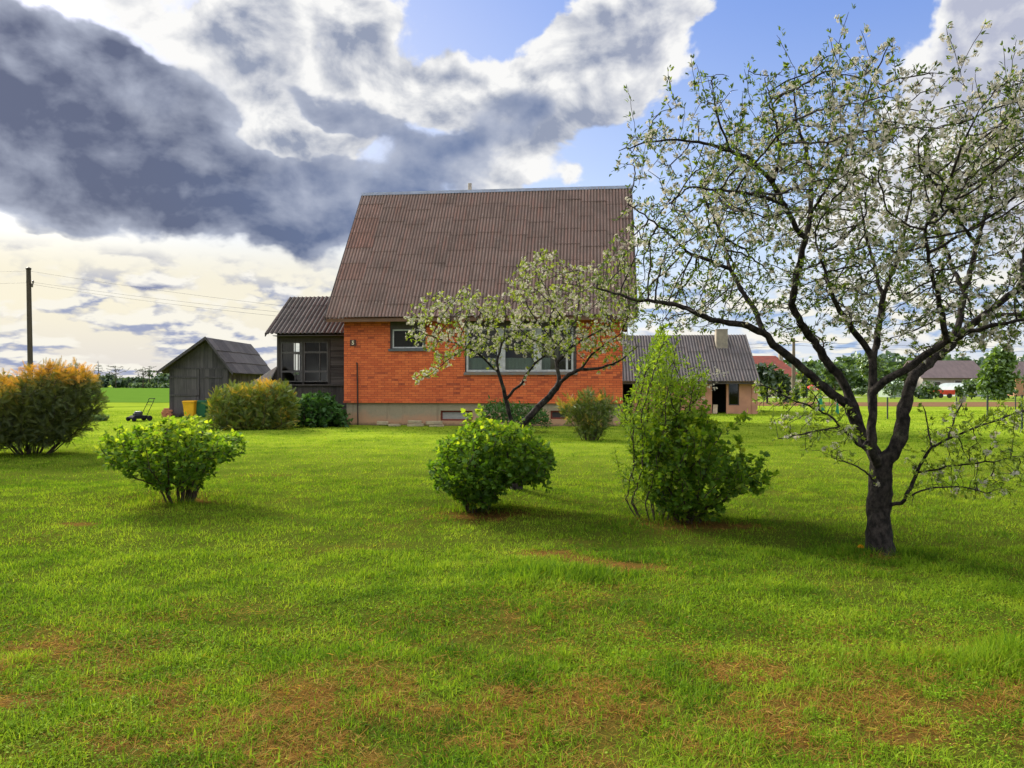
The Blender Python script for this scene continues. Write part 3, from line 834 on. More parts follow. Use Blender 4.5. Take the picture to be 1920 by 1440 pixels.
# ---- stone slabs stacked along the plinth
slabs = [(706, 728, 790, 796.5, 'speckled grey stone slab set on edge against the plinth', .16), (727, 751, 795, 800, 'flat pointed grey stone lying next to the speckled slab', .22),
         (763, 795, 794.2, 800.5, 'dark lower slab under the pale plank-like slab', .2), (764, 791, 788.3, 793.2, 'pale plank-like slab on top of a darker slab', .2),
         (804, 833, 796.4, 801.5, 'long mossy slab at the bottom beneath another by the basement window', .24), (797.5, 830, 789.6, 795.6, 'thick weathered slab lying on top below the basement window', .22)]
for k, (x0, x1, y0, y1, lab, dp) in enumerate(slabs):
    q = HF.hole(x0, y0, x1, y1, -0.32)
    m = MB(); zz0 = max(q[2], -0.02) if k not in (3, 5) else q[2]
    xm, w_ = (q[0] + q[1]) / 2, (q[1] - q[0]) / 2
    r_ = random.Random(k); pts = []
    for a in range(14):
        t = 2 * math.pi * a / 14; c, s = math.cos(t), math.sin(t)
        pts.append((w_ * np.sign(c) * abs(c) ** .45 * r_.uniform(.93, 1.0), dp / 2 * np.sign(s) * abs(s) ** .5 * r_.uniform(.9, 1.0)))
    hgt = q[3] - zz0
    m.prism([(x, y, 0) for x, y in pts], (0, 0, hgt))
    wpos = HF.o + HF.u * xm + HF.v * (-0.30)
    ob = m.build('stone_slab', M_STONE, None, bevel=min(.014, hgt * .3))
    ob.location = (wpos[0], wpos[1], zz0); ob.rotation_euler = (r_.uniform(-.02, .02), r_.uniform(-.03, .03), HF.rz + r_.uniform(-.06, .06))
    tag(ob, lab, 'stone slab', 'stone slabs stacked along the house plinth')

# ------------------------------------------------------------------ the pink outbuilding
OL = 9.2
rzo = math.radians(-6.2)
OF = Frame((13.12 - OL * math.cos(rzo), 41.2 - OL * math.sin(rzo), 0), -6.2)
out = thing('outbuilding', 'low pink plastered outbuilding with a grey corrugated roof and block chimney', 'outbuilding', OF.o, OF.rz)
dh = OF.hole(1335, 715, 1362, 777); dh[2] = 0.0; wh = OF.hole(1366, 717.5, 1386, 760)
dl = OF.hole(1168, 718, 1186, 776); dl[2] = 0.0
WT = 1.86
for h in (dh, wh, dl): h[3] = min(h[3], WT - .12)
xsplit = OF.at(1255, 740, 0)[0]
m = MB(); wall_mesh(m, xsplit, OL, -.1, WT, [dh, wh], .14)
for x in (OL,): m.add([(x, 0, -.1), (x, 7, -.1), (x, 7, WT), (x, 3.5, 4.2), (x, 0, WT)], [(0, 1, 2, 3, 4)])
m.box((OL - .27, -.045, -.1), (OL + .02, -.001, WT))
m.build('wall', M_PINK, out)
m = MB(); wall_mesh(m, 0, xsplit, -.1, WT, [dl], .14)
m.add([(0, 0, -.1), (0, 7, -.1), (0, 7, WT), (0, 3.5, 4.2), (0, 0, WT)], [(0, 1, 2, 3, 4)]); m.add([(0, 7, -.1), (OL, 7, -.1), (OL, 7, WT), (0, 7, WT)], [(0, 1, 2, 3)])
m.build('back_wall', M_PINKD, out)
room('interior', .1, OL - .1, .145, 3, -.02, WT, M_INSIDE, out)
ok = 2.72 / 3.92; ot = math.atan(ok); oc_, os_ = math.cos(ot), math.sin(ot)
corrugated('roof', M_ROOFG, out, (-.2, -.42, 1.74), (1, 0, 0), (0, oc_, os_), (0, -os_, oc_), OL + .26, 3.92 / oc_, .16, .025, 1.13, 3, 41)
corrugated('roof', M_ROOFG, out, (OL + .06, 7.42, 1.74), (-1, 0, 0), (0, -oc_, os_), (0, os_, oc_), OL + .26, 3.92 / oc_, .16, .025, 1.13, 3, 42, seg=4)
m = MB(); m.box((-.2, -.36, 1.60), (OL + .05, -.33, 1.70)); m.build('fascia', M_BARGE, out)
cx0, cx1 = OF.at(1341.5, 630, 2.6)[0], OF.at(1363, 630, 2.6)[0]; czt = OF.at(1352, 619, 2.6)[1]
m = MB(); m.box((cx0, 2.3, 2.6), (cx1, 2.95, czt)); m.box((cx0 - .02, 2.28, czt + .001), (cx1 + .02, 2.97, czt + .05)); m.build('chimney', M_BLOCK, out, bevel=.02)
m = MB(); m.box((dh[1] + .002, .03, 0), (wh[0] - .002, .12, WT - .12)) if wh[0] - dh[1] > .03 else m.box((dh[1] - .07, .03, 0), (dh[1] - .002, .12, dh[3]))
m.build('door_post', M_FRAME, out)
m = MB(); frame_bars(m, wh[0] + .003, wh[1] - .003, wh[2] + .003, wh[3] - .003, .05, .04, .05); wn = m.build('window', M_BARGE, out)
pane('pane', wh[0] + .055, wh[1] - .055, wh[2] + .055, wh[3] - .055, .06, M_GLASS, wn)
m = MB(); a = OF.at(1340, 776, -.25); b = OF.at(1345, 759, -.02)
m.beam((a[0], -.35, .02), (b[0] - .1, -.03, b[1]), .24, .03); pk = m.build('plank', M_STONE); pk.matrix_world = out.matrix_world
bpy.context.view_layer.update(); pk.location, pk.rotation_euler = out.location.copy(), out.rotation_euler.copy()
tag(pk, 'pale plank leaning in the doorway of the pink outbuilding', 'plank')

# ------------------------------------------------------------------ the grey wooden shed
SF = Frame((-16.82, 37.8, 0), 0)
shed = thing('wooden_shed', 'weathered grey board shed with double doors and a plank gable roof', 'shed', SF.o)
SW, SDp = 2.90, 5.7
ap = (1.96, 3.86); le = (-.40, 2.17); re = (3.29, 2.12)
def rline(x): return ap[1] + (x - ap[0]) * ((le[1] - ap[1]) / (le[0] - ap[0]) if x < ap[0] else (re[1] - ap[1]) / (re[0] - ap[0]))
zl = SF.at(370, 692, 0)[1]
m = MB(); r_ = random.Random(3); x = 0.0
while x < SW - .01:                                                  # gable boards, cut to the roof line
    w = min(r_.uniform(.13, .24), SW - x); y = r_.uniform(-.008, .008); t = r_.random(); a, b = x + .003, x + w - .003
    m.prism([(a, y, zl + .02), (b, y, zl + .02), (b, y, rline(b) - .05), (a, y, rline(a) - .05)] if not (a < ap[0] < b) else
            [(a, y, zl + .02), (b, y, zl + .02), (b, y, rline(b) - .05), (ap[0], y, ap[1] - .05), (a, y, rline(a) - .05)], (0, .025, 0), t)
    x += w
y = 0.03
while y < SDp:                                                       # right side wall
    w = min(r_.uniform(.13, .24), SDp - y); j = r_.uniform(-.008, .008)
    m.box((SW + j, y + .003, -.05), (SW + .025 + j, y + w - .003, 2.40), r_.random()); y += w
y = 0.03
while y < SDp:
    w = min(r_.uniform(.13, .24), SDp - y); m.box((-.02, y + .003, -.05), (.005, y + w - .003, rline(0) - .06), r_.random()); y += w
m.add([(0, SDp, -.05), (SW, SDp, -.05), (SW, SDp, 2.4), (ap[0], SDp, ap[1] - .06), (0, SDp, 2.35)], [(0, 1, 2, 3, 4)], .4)
m.add([(.01, .06, -.02), (SW, .06, -.02), (SW, .06, zl), (.01, .06, zl)], [(0, 1, 2, 3)], .0)
m.build('wall', M_GREYWOOD, shed)
xg = SF.at(374.6, 740, 0)[0]
for a, b, bars in ((0.0, xg - .012, (SF.at(340, 707, 0)[1], SF.at(340, 740.5, 0)[1], SF.at(340, 775, 0)[1])), (xg + .022, SW, (SF.at(400, 707, 0)[1],))):
    m = MB(); x = a
    while x < b - .01:
        w = min(r_.uniform(.14, .26), b - x); j = r_.uniform(-.006, .006)
        m.box((x + .002, -.03 + j, .03 + r_.uniform(-.04, .02)), (x + w - .002, -.006 + j, zl - .01), r_.random()); x += w
    dr = m.build('door', M_GREYWOOD, shed)
    for z in bars:
        m = MB(); m.box((a + .02, -.062, z - .05), (b - .1 if a == 0 else b - .3, -.038, z + .03), .25); m.build('batten', M_GREYWOOD, dr)
    if a == 0:
        q = SF.hole(352, 730, 373.5, 741, -.06); m = MB(); m.box((q[0], -.066, q[2]), (q[1], -.04, q[3]), .6); m.build('patch', M_GREYWOOD, dr)
m = MB(); m.box((-.03, -.05, zl - .012), (SW + .03, -.008, zl + .06), .25); m.build('lintel', M_GREYWOOD, shed)
def plank_roof(name, e, seed):
    mb = MB(); r2 = random.Random(seed); a = np.array([e[0], 0, e[1]]); b = np.array([ap[0], 0, ap[1]]); d = b - a; ln = np.linalg.norm(d); d /= ln
    n = np.array([-d[2], 0, d[0]]); n *= np.sign(n[2])
    for c in range(3):
        s0, s1 = ln * c / 3 - (.08 if c else 0), ln * (c + 1) / 3; y = -.5
        while y < SDp + .25:
            w = min(r2.uniform(.55, .85), SDp + .3 - y); l0 = .05 + .0; l1 = .012
            p0, p1 = a + d * (s0 + r2.uniform(-.02, .02)) + n * (.045 if c else .03), a + d * s1 + n * .012
            mb.prism([(p0[0], y + .006, p0[2]), (p1[0], y + .006, p1[2]), (p1[0] - n[0] * .02, y + .006, p1[2] - n[2] * .02), (p0[0] - n[0] * .02, y + .006, p0[2] - n[2] * .02)], (0, w - .012, 0), r2.random())
            y += w
    mb.prism([tuple(a - n * .02), tuple(b - n * .02), tuple(b - n * .05), tuple(a - n * .05)], (0, SDp + .2, 0), .2)
    return mb.build(name, M_SHINGLE, shed)
plank_roof('roof', le, 1); plank_roof('roof', re, 2)
m = MB()
for e in (le, re): m.prism([(e[0], -.53, e[1] - .10), (e[0], -.53, e[1] + .04), (ap[0], -.53, ap[1] + .05), (ap[0], -.53, ap[1] - .10)], (0, .028, 0), .3)
m.build('barge_board', M_GREYWOOD, shed)

# ------------------------------------------------------------------ bins, bricks, mower
def waste_bin(px0, px1, pyt, pyb, d, c1, label):
    a, b = P(px0, pyb, d), P(px1, pyt, d); w, h = b[0] - a[0], .93
    t = thing('waste_bin', label, 'bin', ((a[0] + b[0]) / 2, d, 0), random.uniform(-.05, .05), 'wheeled bins beside the shed')
    t.scale = (1, 1, .87)
    mat = mat_plain('bin_plastic', c1, tuple(v * .8 for v in c1), 3, .5, bmp=.05); k = w / .56
    mb = MB(); lv = [(.0, .36, .42), (.08, .38, .44), (.72, .46, .52), (.78, .49, .55), (.84, .50, .56), (.84, .45, .50)]
    V, Fq = [], []
    for z, ww, dd in lv:
        ww, dd = ww * k / 2, dd / 2; V += [(-ww, -dd, z), (ww, -dd, z), (ww, dd, z), (-ww, dd, z)]
    for i in range(len(lv) - 1): Fq += [(i * 4 + j, i * 4 + (j + 1) % 4, i * 4 + 4 + (j + 1) % 4, i * 4 + 4 + j) for j in range(4)]
    Fq += [(3, 2, 1, 0), (20, 21, 22, 23)]
    mb.add(V, Fq); mb.build('body', mat, t, bevel=.025)
    mb = MB(); mb.box((-.265 * k, -.30, .845), (.265 * k, .29, .875)); mb.prism([(-.25 * k, -.28, .875), (-.25 * k, -.2, .915), (-.25 * k, .22, .925), (-.25 * k, .27, .875)], (.5 * k, 0, 0)); mb.build('lid', mat, t, bevel=.02)
    mb = MB(); mb.tube([(-.2 * k, .31, .83), (.2 * k, .31, .83)], .018, 8); mb.build('handle', mat, t)
    for s in (-1, 1):
        mb = MB(); mb.lathe([(.1, -.03), (.1, .03)], (s * .2 * k, .22, .1), 14, axis='x'); mb.build('wheel', M_IRON, t)
    return t
waste_bin(344.5, 370, 752, 783, 37.0, (0.72, 0.38, 0.012), 'bright yellow wheeled bin in front of the shed doors')
waste_bin(367.5, 391.5, 754, 783, 37.3, (0.018, 0.115, 0.05), 'dark green wheeled bin between the yellow bin and the round shrub')

M_TERRA = mat_plain('terracotta', (0.42, 0.15, 0.08), (0.30, 0.12, 0.07), 9, .9, bmp=.4)
bx = P(312, 781, 37.5)
labs = ['brick of the loose pile by the shed corner']
k = 0
for row, n in enumerate((2, 2, 2, 2, 1)):
    for i in range(n):
        o = (lambda mb: (mb.box((-.12, -.06, 0), (.12, .06, .085)), mb.build('terracotta_brick', M_TERRA, None, bevel=.008))[1])(MB())
        o.location = (bx[0] + (i - (n - 1) / 2) * .235 + random.uniform(-.02, .02) + (.04 if row % 2 else 0), 37.5 + random.uniform(-.02, .02), row * .087 - .01)
        o.rotation_euler = (0, 0, random.uniform(-.15, .15))
        tag(o, 'terracotta brick in the small pile at the left corner of the wooden shed', 'brick', 'terracotta bricks piled by the shed'); k += 1

md_ = 33.0; mp = P(262, 790, md_)
mow = thing('lawn_mower', 'black push lawn mower with a tall bent handle standing on the lawn', 'lawn mower', (mp[0], md_, ghf(mp[0], md_)), math.radians(8))
M_BLK = mat_plain('black_plastic', (0.014, 0.014, 0.018), (0.024, 0.024, 0.028), 12, .9, spec=.04)
M_SIL = mat_plain('engine_grey', (0.045, 0.043, 0.055), (0.03, 0.03, 0.035), 14, .55, .0)
mb = MB(); mb.prism([(-.40, -.22, .10), (.30, -.22, .10), (.30, -.22, .20), (.2, -.22, .245), (-.28, -.22, .245), (-.40, -.22, .17)], (0, .46, 0)); mb.build('deck', M_BLK, mow, bevel=.02)
mb = MB(); mb.lathe([(.16, .245), (.17, .30), (.17, .36), (.13, .41), (.05, .42)], (-.06, .0, 0), 18); mb.box((-.26, -.1, .246), (-.15, .08, .33)); mb.build('engine', M_SIL, mow, smooth_=True)
for x, r in ((-.36, .095), (.30, .115)):
    for y in (-.27, .27):
        mb = MB(); mb.lathe([(.04, -.03), (r * .7, -.028), (r, -.02), (r, .02), (r * .7, .028), (.04, .03)], (x, y, r), 18, axis='y'); mb.build('wheel', M_BLK, mow, smooth_=True)
mb = MB()
for y in (-.25, .25): mb.tube([(.18, y, .2), (.26, y, .40), (.47, y, .82), (.50, y, .93)], .013, 8)
mb.tube([(.50, -.25, .93), (.54, -.24, .96), (.54, .24, .96), (.50, .25, .93)], .014, 8)
mb.tube([(.47, -.25, .82), (.47, .25, .82)], .010, 6); mb.tube([(.40, -.25, .68), (.40, .25, .68)], .010, 6)
h = mb.build('handle', M_BLK, mow, smooth_=True)
# the photo shows the handle leaning away to the right
mow.rotation_euler = (0, 0, math.radians(50))

# ------------------------------------------------------------------ poles and wires
M_POLE = mat_plain('tarred_pole', (0.035, 0.028, 0.022), (0.075, 0.058, 0.042), 3.0, .9, stretch=(6, 6, .5), bmp=.4)
M_POLE2 = mat_plain('pale_pole', (0.17, 0.13, 0.085), (0.11, 0.085, 0.06), 3.0, .9, stretch=(6, 6, .5), bmp=.3)
M_CERAMIC = mat_plain('insulator', (0.10, 0.075, 0.06), (0.06, 0.05, 0.045), 12, .35)
D1 = 46.0
pb, pt = P(56.5, 720, D1), P(53.5, 505, D1)
pole = thing('utility_pole', 'dark wooden utility pole rising behind the orange-tipped evergreen', 'utility pole', (pb[0] + .02, D1, 0))
def rel(p): return (p[0] - pb[0] - .02, p[1] - D1, p[2])
mb = MB(); mb.tube([(0, 0, -.2), (0, 0, 2), rel(pt)], [.155, .15, .125], 14); mb.build('post', M_POLE, pole, smooth_=True)
mb = MB(); c = rel(P(53.5, 509, D1)); mb.lathe([(.14, c[2] + .10), (.155, c[2] + .2), (.05, c[2] + .26)], (c[0], c[1], 0), 12); mb.build('cap', M_IRON, pole)
mb = MB(); c = rel(P(57, 529, D1)); mb.tube([(c[0] - .2, c[1] - .02, c[2] - .1), (c[0] + .18, c[1] - .02, c[2] - .1)], .025, 8); mb.build('bracket', M_IRON, pole)
for dx, dz in ((-.18, 0), (.17, 0), (.12, -.22)):
    mb = MB(); mb.lathe([(.03, 0), (.055, .04), (.035, .08), (.06, .11), (.05, .17), (.02, .19)], (c[0] + dx, c[1] - .02, c[2] - .09 + dz), 12); mb.build('insulator', M_CERAMIC, pole, smooth_=True)
M_WIRE = mat_plain('wire', (0.10, 0.10, 0.12), (0.06, 0.06, 0.07), 5, .6)
def wire(label, a, b, sag, r=.011, group=None):
    mb = MB(); pts = []
    for k in range(25):
        t = k / 24; p = np.array(a) * (1 - t) + np.array(b) * t; p[2] -= sag * 4 * t * (1 - t); pts.append(p)
    mb.tube(pts, r, 5); return tag(mb.build('power_line', M_WIRE), label, 'power line', group)
hw = HF.o + HF.u * .05 + HF.v * 8.3
G = 'wires from the wooden pole'
wire('uppermost thin wire sloping from the pole top to the house', P(54, 508, D1), P(660, 588, 37.8), .12, .0065, G)
wire('upper of the two close wires between pole and house', P(60, 529, D1), P(660, 598, 37.8), .12, .007, G)
wire('lower of the two close wires between pole and house', P(60, 533, D1), P(660, 606, 37.8), .16, .007, G)
wire('upper wire leaving the pole towards the far left', P(53, 508, D1), P(-900, 470, D1 - 12), .4, .0065, G)
wire('lower wire leaving the pole towards the far left', P(50, 530, D1), P(-900, 497, D1 - 12), .4, .007, G)
D2 = 80.0
b2_, t2_ = P(1488, 735, D2), P(1488.5, 634, D2)
pole2 = thing('utility_pole', 'pale brown utility pole beside the red roofed house', 'utility pole', (b2_[0], D2, 0))
mb = MB(); mb.tube([(0, 0, -.2), (0, 0, 3), (.02, 0, t2_[2])], [.2, .19, .13], 12); mb.build('post', M_POLE2, pole2, smooth_=True)
mb = MB(); mb.beam((-.45, -.15, t2_[2] - .35), (.45, -.15, t2_[2] - .35), .09, .09); mb.build('crossarm', M_POLE, pole2)
for k, (y0, y1) in enumerate(((640, 655), (647, 668))):
    wire(('higher' if k == 0 else 'lower') + ' distant wire running right from the pale pole', P(1488, y0, D2), P(2300, y1 - 24, D2 + 10), .8, .016, 'distant wires from the pale pole')
    wire(('higher' if k == 0 else 'lower') + ' distant wire running left behind the outbuilding roof', P(1488, y0, D2), P(1000, y0 - 6, D2 + 20), .8, .016, 'distant wires from the pale pole')

# ------------------------------------------------------------------ the setting: lawn, field, soil, path
def axis(segs):
    out = []
    for a, b, st in segs: out += list(np.arange(a, b, st))
    return np.array(out + [segs[-1][1]], float)
gx = axis([(-4000, -400, 600), (-400, -60, 40), (-60, -24, 3), (-24, 30, .16), (30, 60, 3), (60, 400, 40), (400, 4000, 600)])
gy = axis([(-60, 1.0, 6), (1.0, 14, .12), (14, 46, .3), (46, 90, 4), (90, 400, 31), (400, 6000, 700)])
GX, GY = np.meshgrid(gx, gy)
nxg, nyg = len(gx), len(gy)


BROWN = []   # dry and worn patches, seen at (px, py), with width and depth on the ground in metres, strength
for px, py, rx, ry, k in ((700, 1330, 1.05, .34, 1.0), (560, 1290, .5, .22, .8), (960, 1300, .5, .2, .7), (1330, 1280, .9, .28, .9), (1430, 1330, 1.0, .25, 1.0), (1250, 1390, .9, .16, .8),
                          (1760, 1320, .9, .25, 1.0), (1870, 1390, .6, .2, 1.0), (60, 1240, .5, .3, .9), (130, 1200, .6, .25, .8), (30, 1310, .4, .2, .8), (300, 1330, .6, .2, .6), (450, 1400, .6, .14, .7),
                          (1020, 1036, .26, .16, 2.4), (1105, 1052, .22, .14, 2.0), (1190, 1066, .42, .2, 2.6), (1060, 1110, .6, .18, .7), (930, 1160, .7, .3, .5), (1040, 1135, .4, .15, .6),
                          (500, 1036, .3, .12, .7), (390, 1150, .6, .2, .4), (1690, 1080, .5, .2, .35), (900, 963, .75, .55, .9), (1290, 985, .75, .5, .8), (340, 935, .6, .5, .8), (1648, 1042, .4, .35, .5),
                          (490, 893, .5, .4, .8), (300, 812, 1.8, 1.2, .45), (230, 806, 1.5, 1.0, .35), (1400, 830, 1.6, .8, .3), (1750, 1200, .8, .3, .4), (1640, 1260, .7, .3, .6), (1100, 1210, .9, .3, .45)):
    c = ground_at(px, py); BROWN.append((c[0], c[1], rx, ry, k))


SOIL = [(*ground_at(a, b), c, d) for a, b, c, d in ((1022, 1036, .20, .13), (1075, 1044, .12, .09), (1110, 1053, .16, .10), (1165, 1064, .20, .12), (1210, 1068, .22, .13), (728, 1337, .09, .04), (1480, 1330, .12, .06), (145, 984, .22, .12), (905, 966, .5, .3), (1310, 984, .55, .3), (350, 942, .35, .2), (1650, 1046, .22, .16), (20, 1310, .25, .08), (1500, 1412, .12, .03), (1700, 1395, .1, .03))]


def soil(x, y):                        # bare earth, crumbly at the rim
    t = np.zeros_like(x); n = (vfbm(x * 6, y * 6, 191, 4) - .5) * 1.5
    for cx, cy, rx, ry in SOIL: t = np.maximum(t, 1.25 - np.sqrt(((x - cx) / rx) ** 2 + ((y - cy) / ry) ** 2) + n)
    return np.clip(t * 1.6, 0, 1)


def dryness(x, y):
    t = np.zeros_like(x)
    wx = x + (vfbm(x * 2.3, y * 2.3, 51, 3) - .5) * .5; wy = y + (vfbm(x * 2.3, y * 2.3, 61, 3) - .5) * .5
    for cx, cy, rx, ry, k in BROWN:
        t = t + k * np.exp(-(((wx - cx) / rx) ** 2 + ((wy - cy) / ry) ** 2))
    n = vfbm(x * 1.6, y * 1.6, 71, 4)
    near = np.clip((5.6 - y) / 2.2, 0, 1)
    t = t * np.clip((vfbm(x * 7, y * 7, 91, 4) - .32) * 2.6, 0, 1.4) * 1.0 + near * np.clip((vfbm(x * 5, y * 5, 171, 4) - .44) * 4, 0, 1) * .9 * np.clip((n - .3) * 3, 0, 1) + np.clip((n - .62) * 3, 0, 1) * .3
    return np.clip(np.maximum(t, soil(x, y)), 0, 1)


def green_tone(x, y):
    n = vfbm(x * .55, y * .55, 23, 4); n2 = vfbm(x * 3.1, y * 3.1, 29, 3)
    rows = vfbm(x * .35 + y * .12, y * 2.2, 37, 3)                     # swaths left by the mower
    far = np.clip((y - 6) / 16, 0, 1)
    return np.clip(.42 + (n - .5) * .55 + (n2 - .5) * .8 + far * (.16 + (rows - .5) * .75), 0, 1)


GZ = gh(GX, GY)
V = np.stack([GX.ravel(), GY.ravel(), GZ.ravel()], 1)
ii, jj = np.meshgrid(np.arange(nxg - 1), np.arange(nyg - 1)); b0 = (jj * nxg + ii).ravel()
Q = np.stack([b0, b0 + 1, b0 + nxg + 1, b0 + nxg], 1)


def mat_ground():
    m, nt, b = new_mat('lawn_ground')
    oc = obj_coord(); d = attr('dry'); t = attr('tint')
    n = fbm(oc, 18.0, 6, 0.65); n2 = fbm(oc, 3.0, 5, 0.6)
    sep = nt.nodes.new('ShaderNodeSeparateXYZ'); nt.links.new(oc, sep.inputs[0]); far = smooth(E(sep.outputs[1]), 9.0, 26.0)
    streak = fbm(vec(E(sep.outputs[0]) * .9, E(sep.outputs[1]) * 4.5, 0.0), 1.0, 6, 0.65)
    g = cmix(t, (0.080, 0.135, 0.010), (0.205, 0.270, 0.022))
    g = cmix(smooth(streak, .5, .75) * far * .5, g, (0.19, 0.20, 0.045))
    under = cmix(n, (0.018, 0.026, 0.004), (0.060, 0.070, 0.010))
    c = cmix((far * .9 + .1).clamp(), under, g)
    dry = cmix(n, (0.035, 0.020, 0.007), (0.17, 0.085, 0.022))
    c = cmix((d * .9 + (n2 - .5) * d).clamp(), c, dry)
    setc(b, c); b.inputs['Roughness'].default_value = 0.95; b.inputs['Specular IOR Level'].default_value = 0.0
    bump(b, n + n2, 0.7, 0.03)
    return m


me = np_mesh('lawn', V, [Q], {'dry': dryness(GX.ravel(), GY.ravel()), 'tint': green_tone(GX.ravel(), GY.ravel())}, True)
link('lawn', me, mat_ground(), kind='structure')

def sheet(name, pts, z, mat):
    mb = MB(); mb.add([(x, y, z) for x, y in pts], [tuple(range(len(pts)))]); o = mb.build(name, mat); o['kind'] = 'structure'; return o
M_FIELD = mat_plain('young_crop', (0.058, 0.118, 0.014), (0.080, 0.150, 0.020), .25, .95, bmp=.6, stretch=(1, 4, 1), spec=.0)
M_FIELD2 = mat_plain('far_meadow', (0.085, 0.150, 0.025), (0.10, 0.13, 0.03), .05, .95, stretch=(.3, 3, 1), spec=.0)
M_SOIL = mat_plain('tilled_soil', (0.165, 0.092, 0.050), (0.11, 0.068, 0.036), .8, .95, bmp=.8, stretch=(1, 3, 1), spec=.0)
M_YARD = mat_plain('yard_grass', (0.12, 0.18, 0.022), (0.15, 0.19, 0.035), .6, .95, stretch=(1, 3, 1), spec=.0)
M_PATH = mat_plain('pale_concrete', (0.45, 0.40, 0.36), (0.36, 0.32, 0.29), 1.0, .9)
sheet('field', [(-400, 70), (-45, 67), (-30, 66), (-12, 68), (10, 80), (10, 330), (-400, 330)], .012, M_FIELD)
sheet('meadow', [(-400, 330), (10, 330), (10, 420), (-400, 420)], .016, M_FIELD2)
sheet('tilled_soil', [(14, 57), (32, 54), (80, 58), (80, 72), (30, 67), (14, 70)], .012, M_SOIL)
sheet('yard_lawn', [(10, 70.2), (30, 67.2), (80, 72.2), (160, 90), (160, 200), (10, 200)], .010, M_YARD)
sheet('path', [(28, 90), (42, 91.5), (42, 94), (28, 92.6)], .022, M_PATH)

# ------------------------------------------------------------------ far buildings on the right
M_TILE = mat_plain('red_tiles', (0.32, 0.075, 0.045), (0.17, 0.06, 0.045), 1.6, .85, stretch=(1, 1, 3), bmp=.3)
M_BARNROOF = mat_plain('faded_brown_sheet', (0.17, 0.125, 0.115), (0.12, 0.09, 0.085), .8, .9, stretch=(3, 1, 1))
M_CREAM = mat_plain('cream_wall', (0.55, 0.45, 0.32), (0.45, 0.36, 0.25), .8, .9)
M_WHITEWALL = mat_plain('whitewash', (0.36, 0.33, 0.30), (0.25, 0.21, 0.19), .8, .9)
M_TAN = mat_plain('tan_wall', (0.40, 0.20, 0.11), (0.30, 0.16, 0.09), .8, .9)


def cottage(name, label, cat, x0, x1, d, depth, ze, zr, wm, rm, hip=0.0, chim=None, wins=()):
    t = thing(name, label, cat, (x0, d, 0)); w = x1 - x0
    mb = MB(); mb.box((.4, .4, -.2), (w - .4, depth - .4, ze)); mb.prism([(.4, .4, ze), (.4, depth - .4, ze), (.4, depth / 2, zr - .25)], (w - .8 - hip * .9, 0, 0))
    mb.build('wall', wm, t)
    mb = MB(); a = [(0, 0, ze - .12), (w, 0, ze - .12), (w - hip, depth / 2, zr), (0, depth / 2, zr)]; bq = [(0, depth, ze - .12), (w, depth, ze - .12), (w - hip, depth / 2, zr), (0, depth / 2, zr)]
    mb.add(a, [(0, 1, 2, 3)]); mb.add(bq, [(1, 0, 3, 2)])
    if hip: mb.add([(w, 0, ze - .12), (w, depth, ze - .12), (w - hip, depth / 2, zr)], [(0, 1, 2)])
    rf = mb.build('roof', rm, t, solid=.12)
    if chim: mb = MB(); mb.box((chim, depth / 2 - .9, zr - 1.0), (chim + .5, depth / 2 - .35, zr + .55)); mb.build('chimney', M_BLOCK, t)
    for a_, b_, z0, z1 in wins:
        mb = MB(); mb.box((a_, .33, z0), (b_, .397, z1)); f = mb.build('window', M_FRAME, t)
        mb = MB(); mb.box((a_ + .08, .31, z0 + .08), (b_ - .08, .328, z1 - .08)); mb.build('pane', M_BARGE, f)
    return t
DH = 100.0
cottage('cottage', 'far house with a red tiled roof beside the pale pole', 'house', P(1404, 700, DH)[0], P(1502, 700, DH)[0], DH, 7.2, 2.7, P(1440, 668.5, DH + 3.6)[2], M_CREAM, M_TILE, 2.1, P(1460, 660, DH + 3)[0] - P(1404, 700, DH)[0], ((3.2, 4.2, .9, 2.1),))
DB = 112.0
cottage('barn', 'long far barn with a faded brown roof left of the bright willow', 'barn', P(1728, 700, DB)[0], P(1856, 700, DB)[0], DB, 8, 2.6, P(1800, 676, DB + 4)[2], M_WHITEWALL, M_BARNROOF, 0, None, ((2.0, 3.0, 1.0, 2.0), (5.0, 6.2, .2, 2.2)))
cottage('cottage', 'small far house with a tan wall at the right edge behind the willow', 'house', P(1903, 700, DH)[0], P(2010, 700, DH)[0], DH, 6, 2.6, 4.6, M_TAN, M_BARNROOF, 0, None, ((1.6, 2.6, .9, 2.1),))

# polytunnel, glasshouse, trailer, canopy
M_POLY = mat_plain('milky_film', (0.24, 0.28, 0.28), (0.17, 0.20, 0.20), 1.0, .7)
c0 = P(1832, 736, 98.0); tun = thing('polytunnel', 'white film polytunnel in front of the far barn', 'polytunnel', (c0[0], 98, 0))
mb = MB(); pr = [(1.6 * math.cos(a), 0, 1.75 * math.sin(a)) for a in np.linspace(0, math.pi, 13)]; mb.prism(pr, (0, 7, 0)); mb.build('cover', M_POLY, tun)
mb = MB(); mb.box((-.45, -.05, 0), (.45, -.01, 1.55)); mb.build('door', M_FRAME, tun)
c0 = P(1688, 742, 92.0); gl = thing('glasshouse', 'pale green garden glasshouse seen between the cherry limbs', 'greenhouse', (c0[0], 92, 0))
mb = MB(); mb.box((-1.1, 0, 0), (1.1, 3.2, 1.35)); mb.prism([(-1.15, -.05, 1.352), (1.15, -.05, 1.352), (0, -.05, 1.95)], (0, 3.3, 0)); mb.build('panes', mat_plain('old_glazing', (0.28, 0.34, 0.26), (0.22, 0.27, 0.21), 2, .4), gl)
for x in (-1.12, -.37, .37, 1.09):
    mb = MB(); mb.box((x, -.04, 0), (x + .05, -.005, 1.35)); mb.build('glazing_bar', M_FRAME, gl)
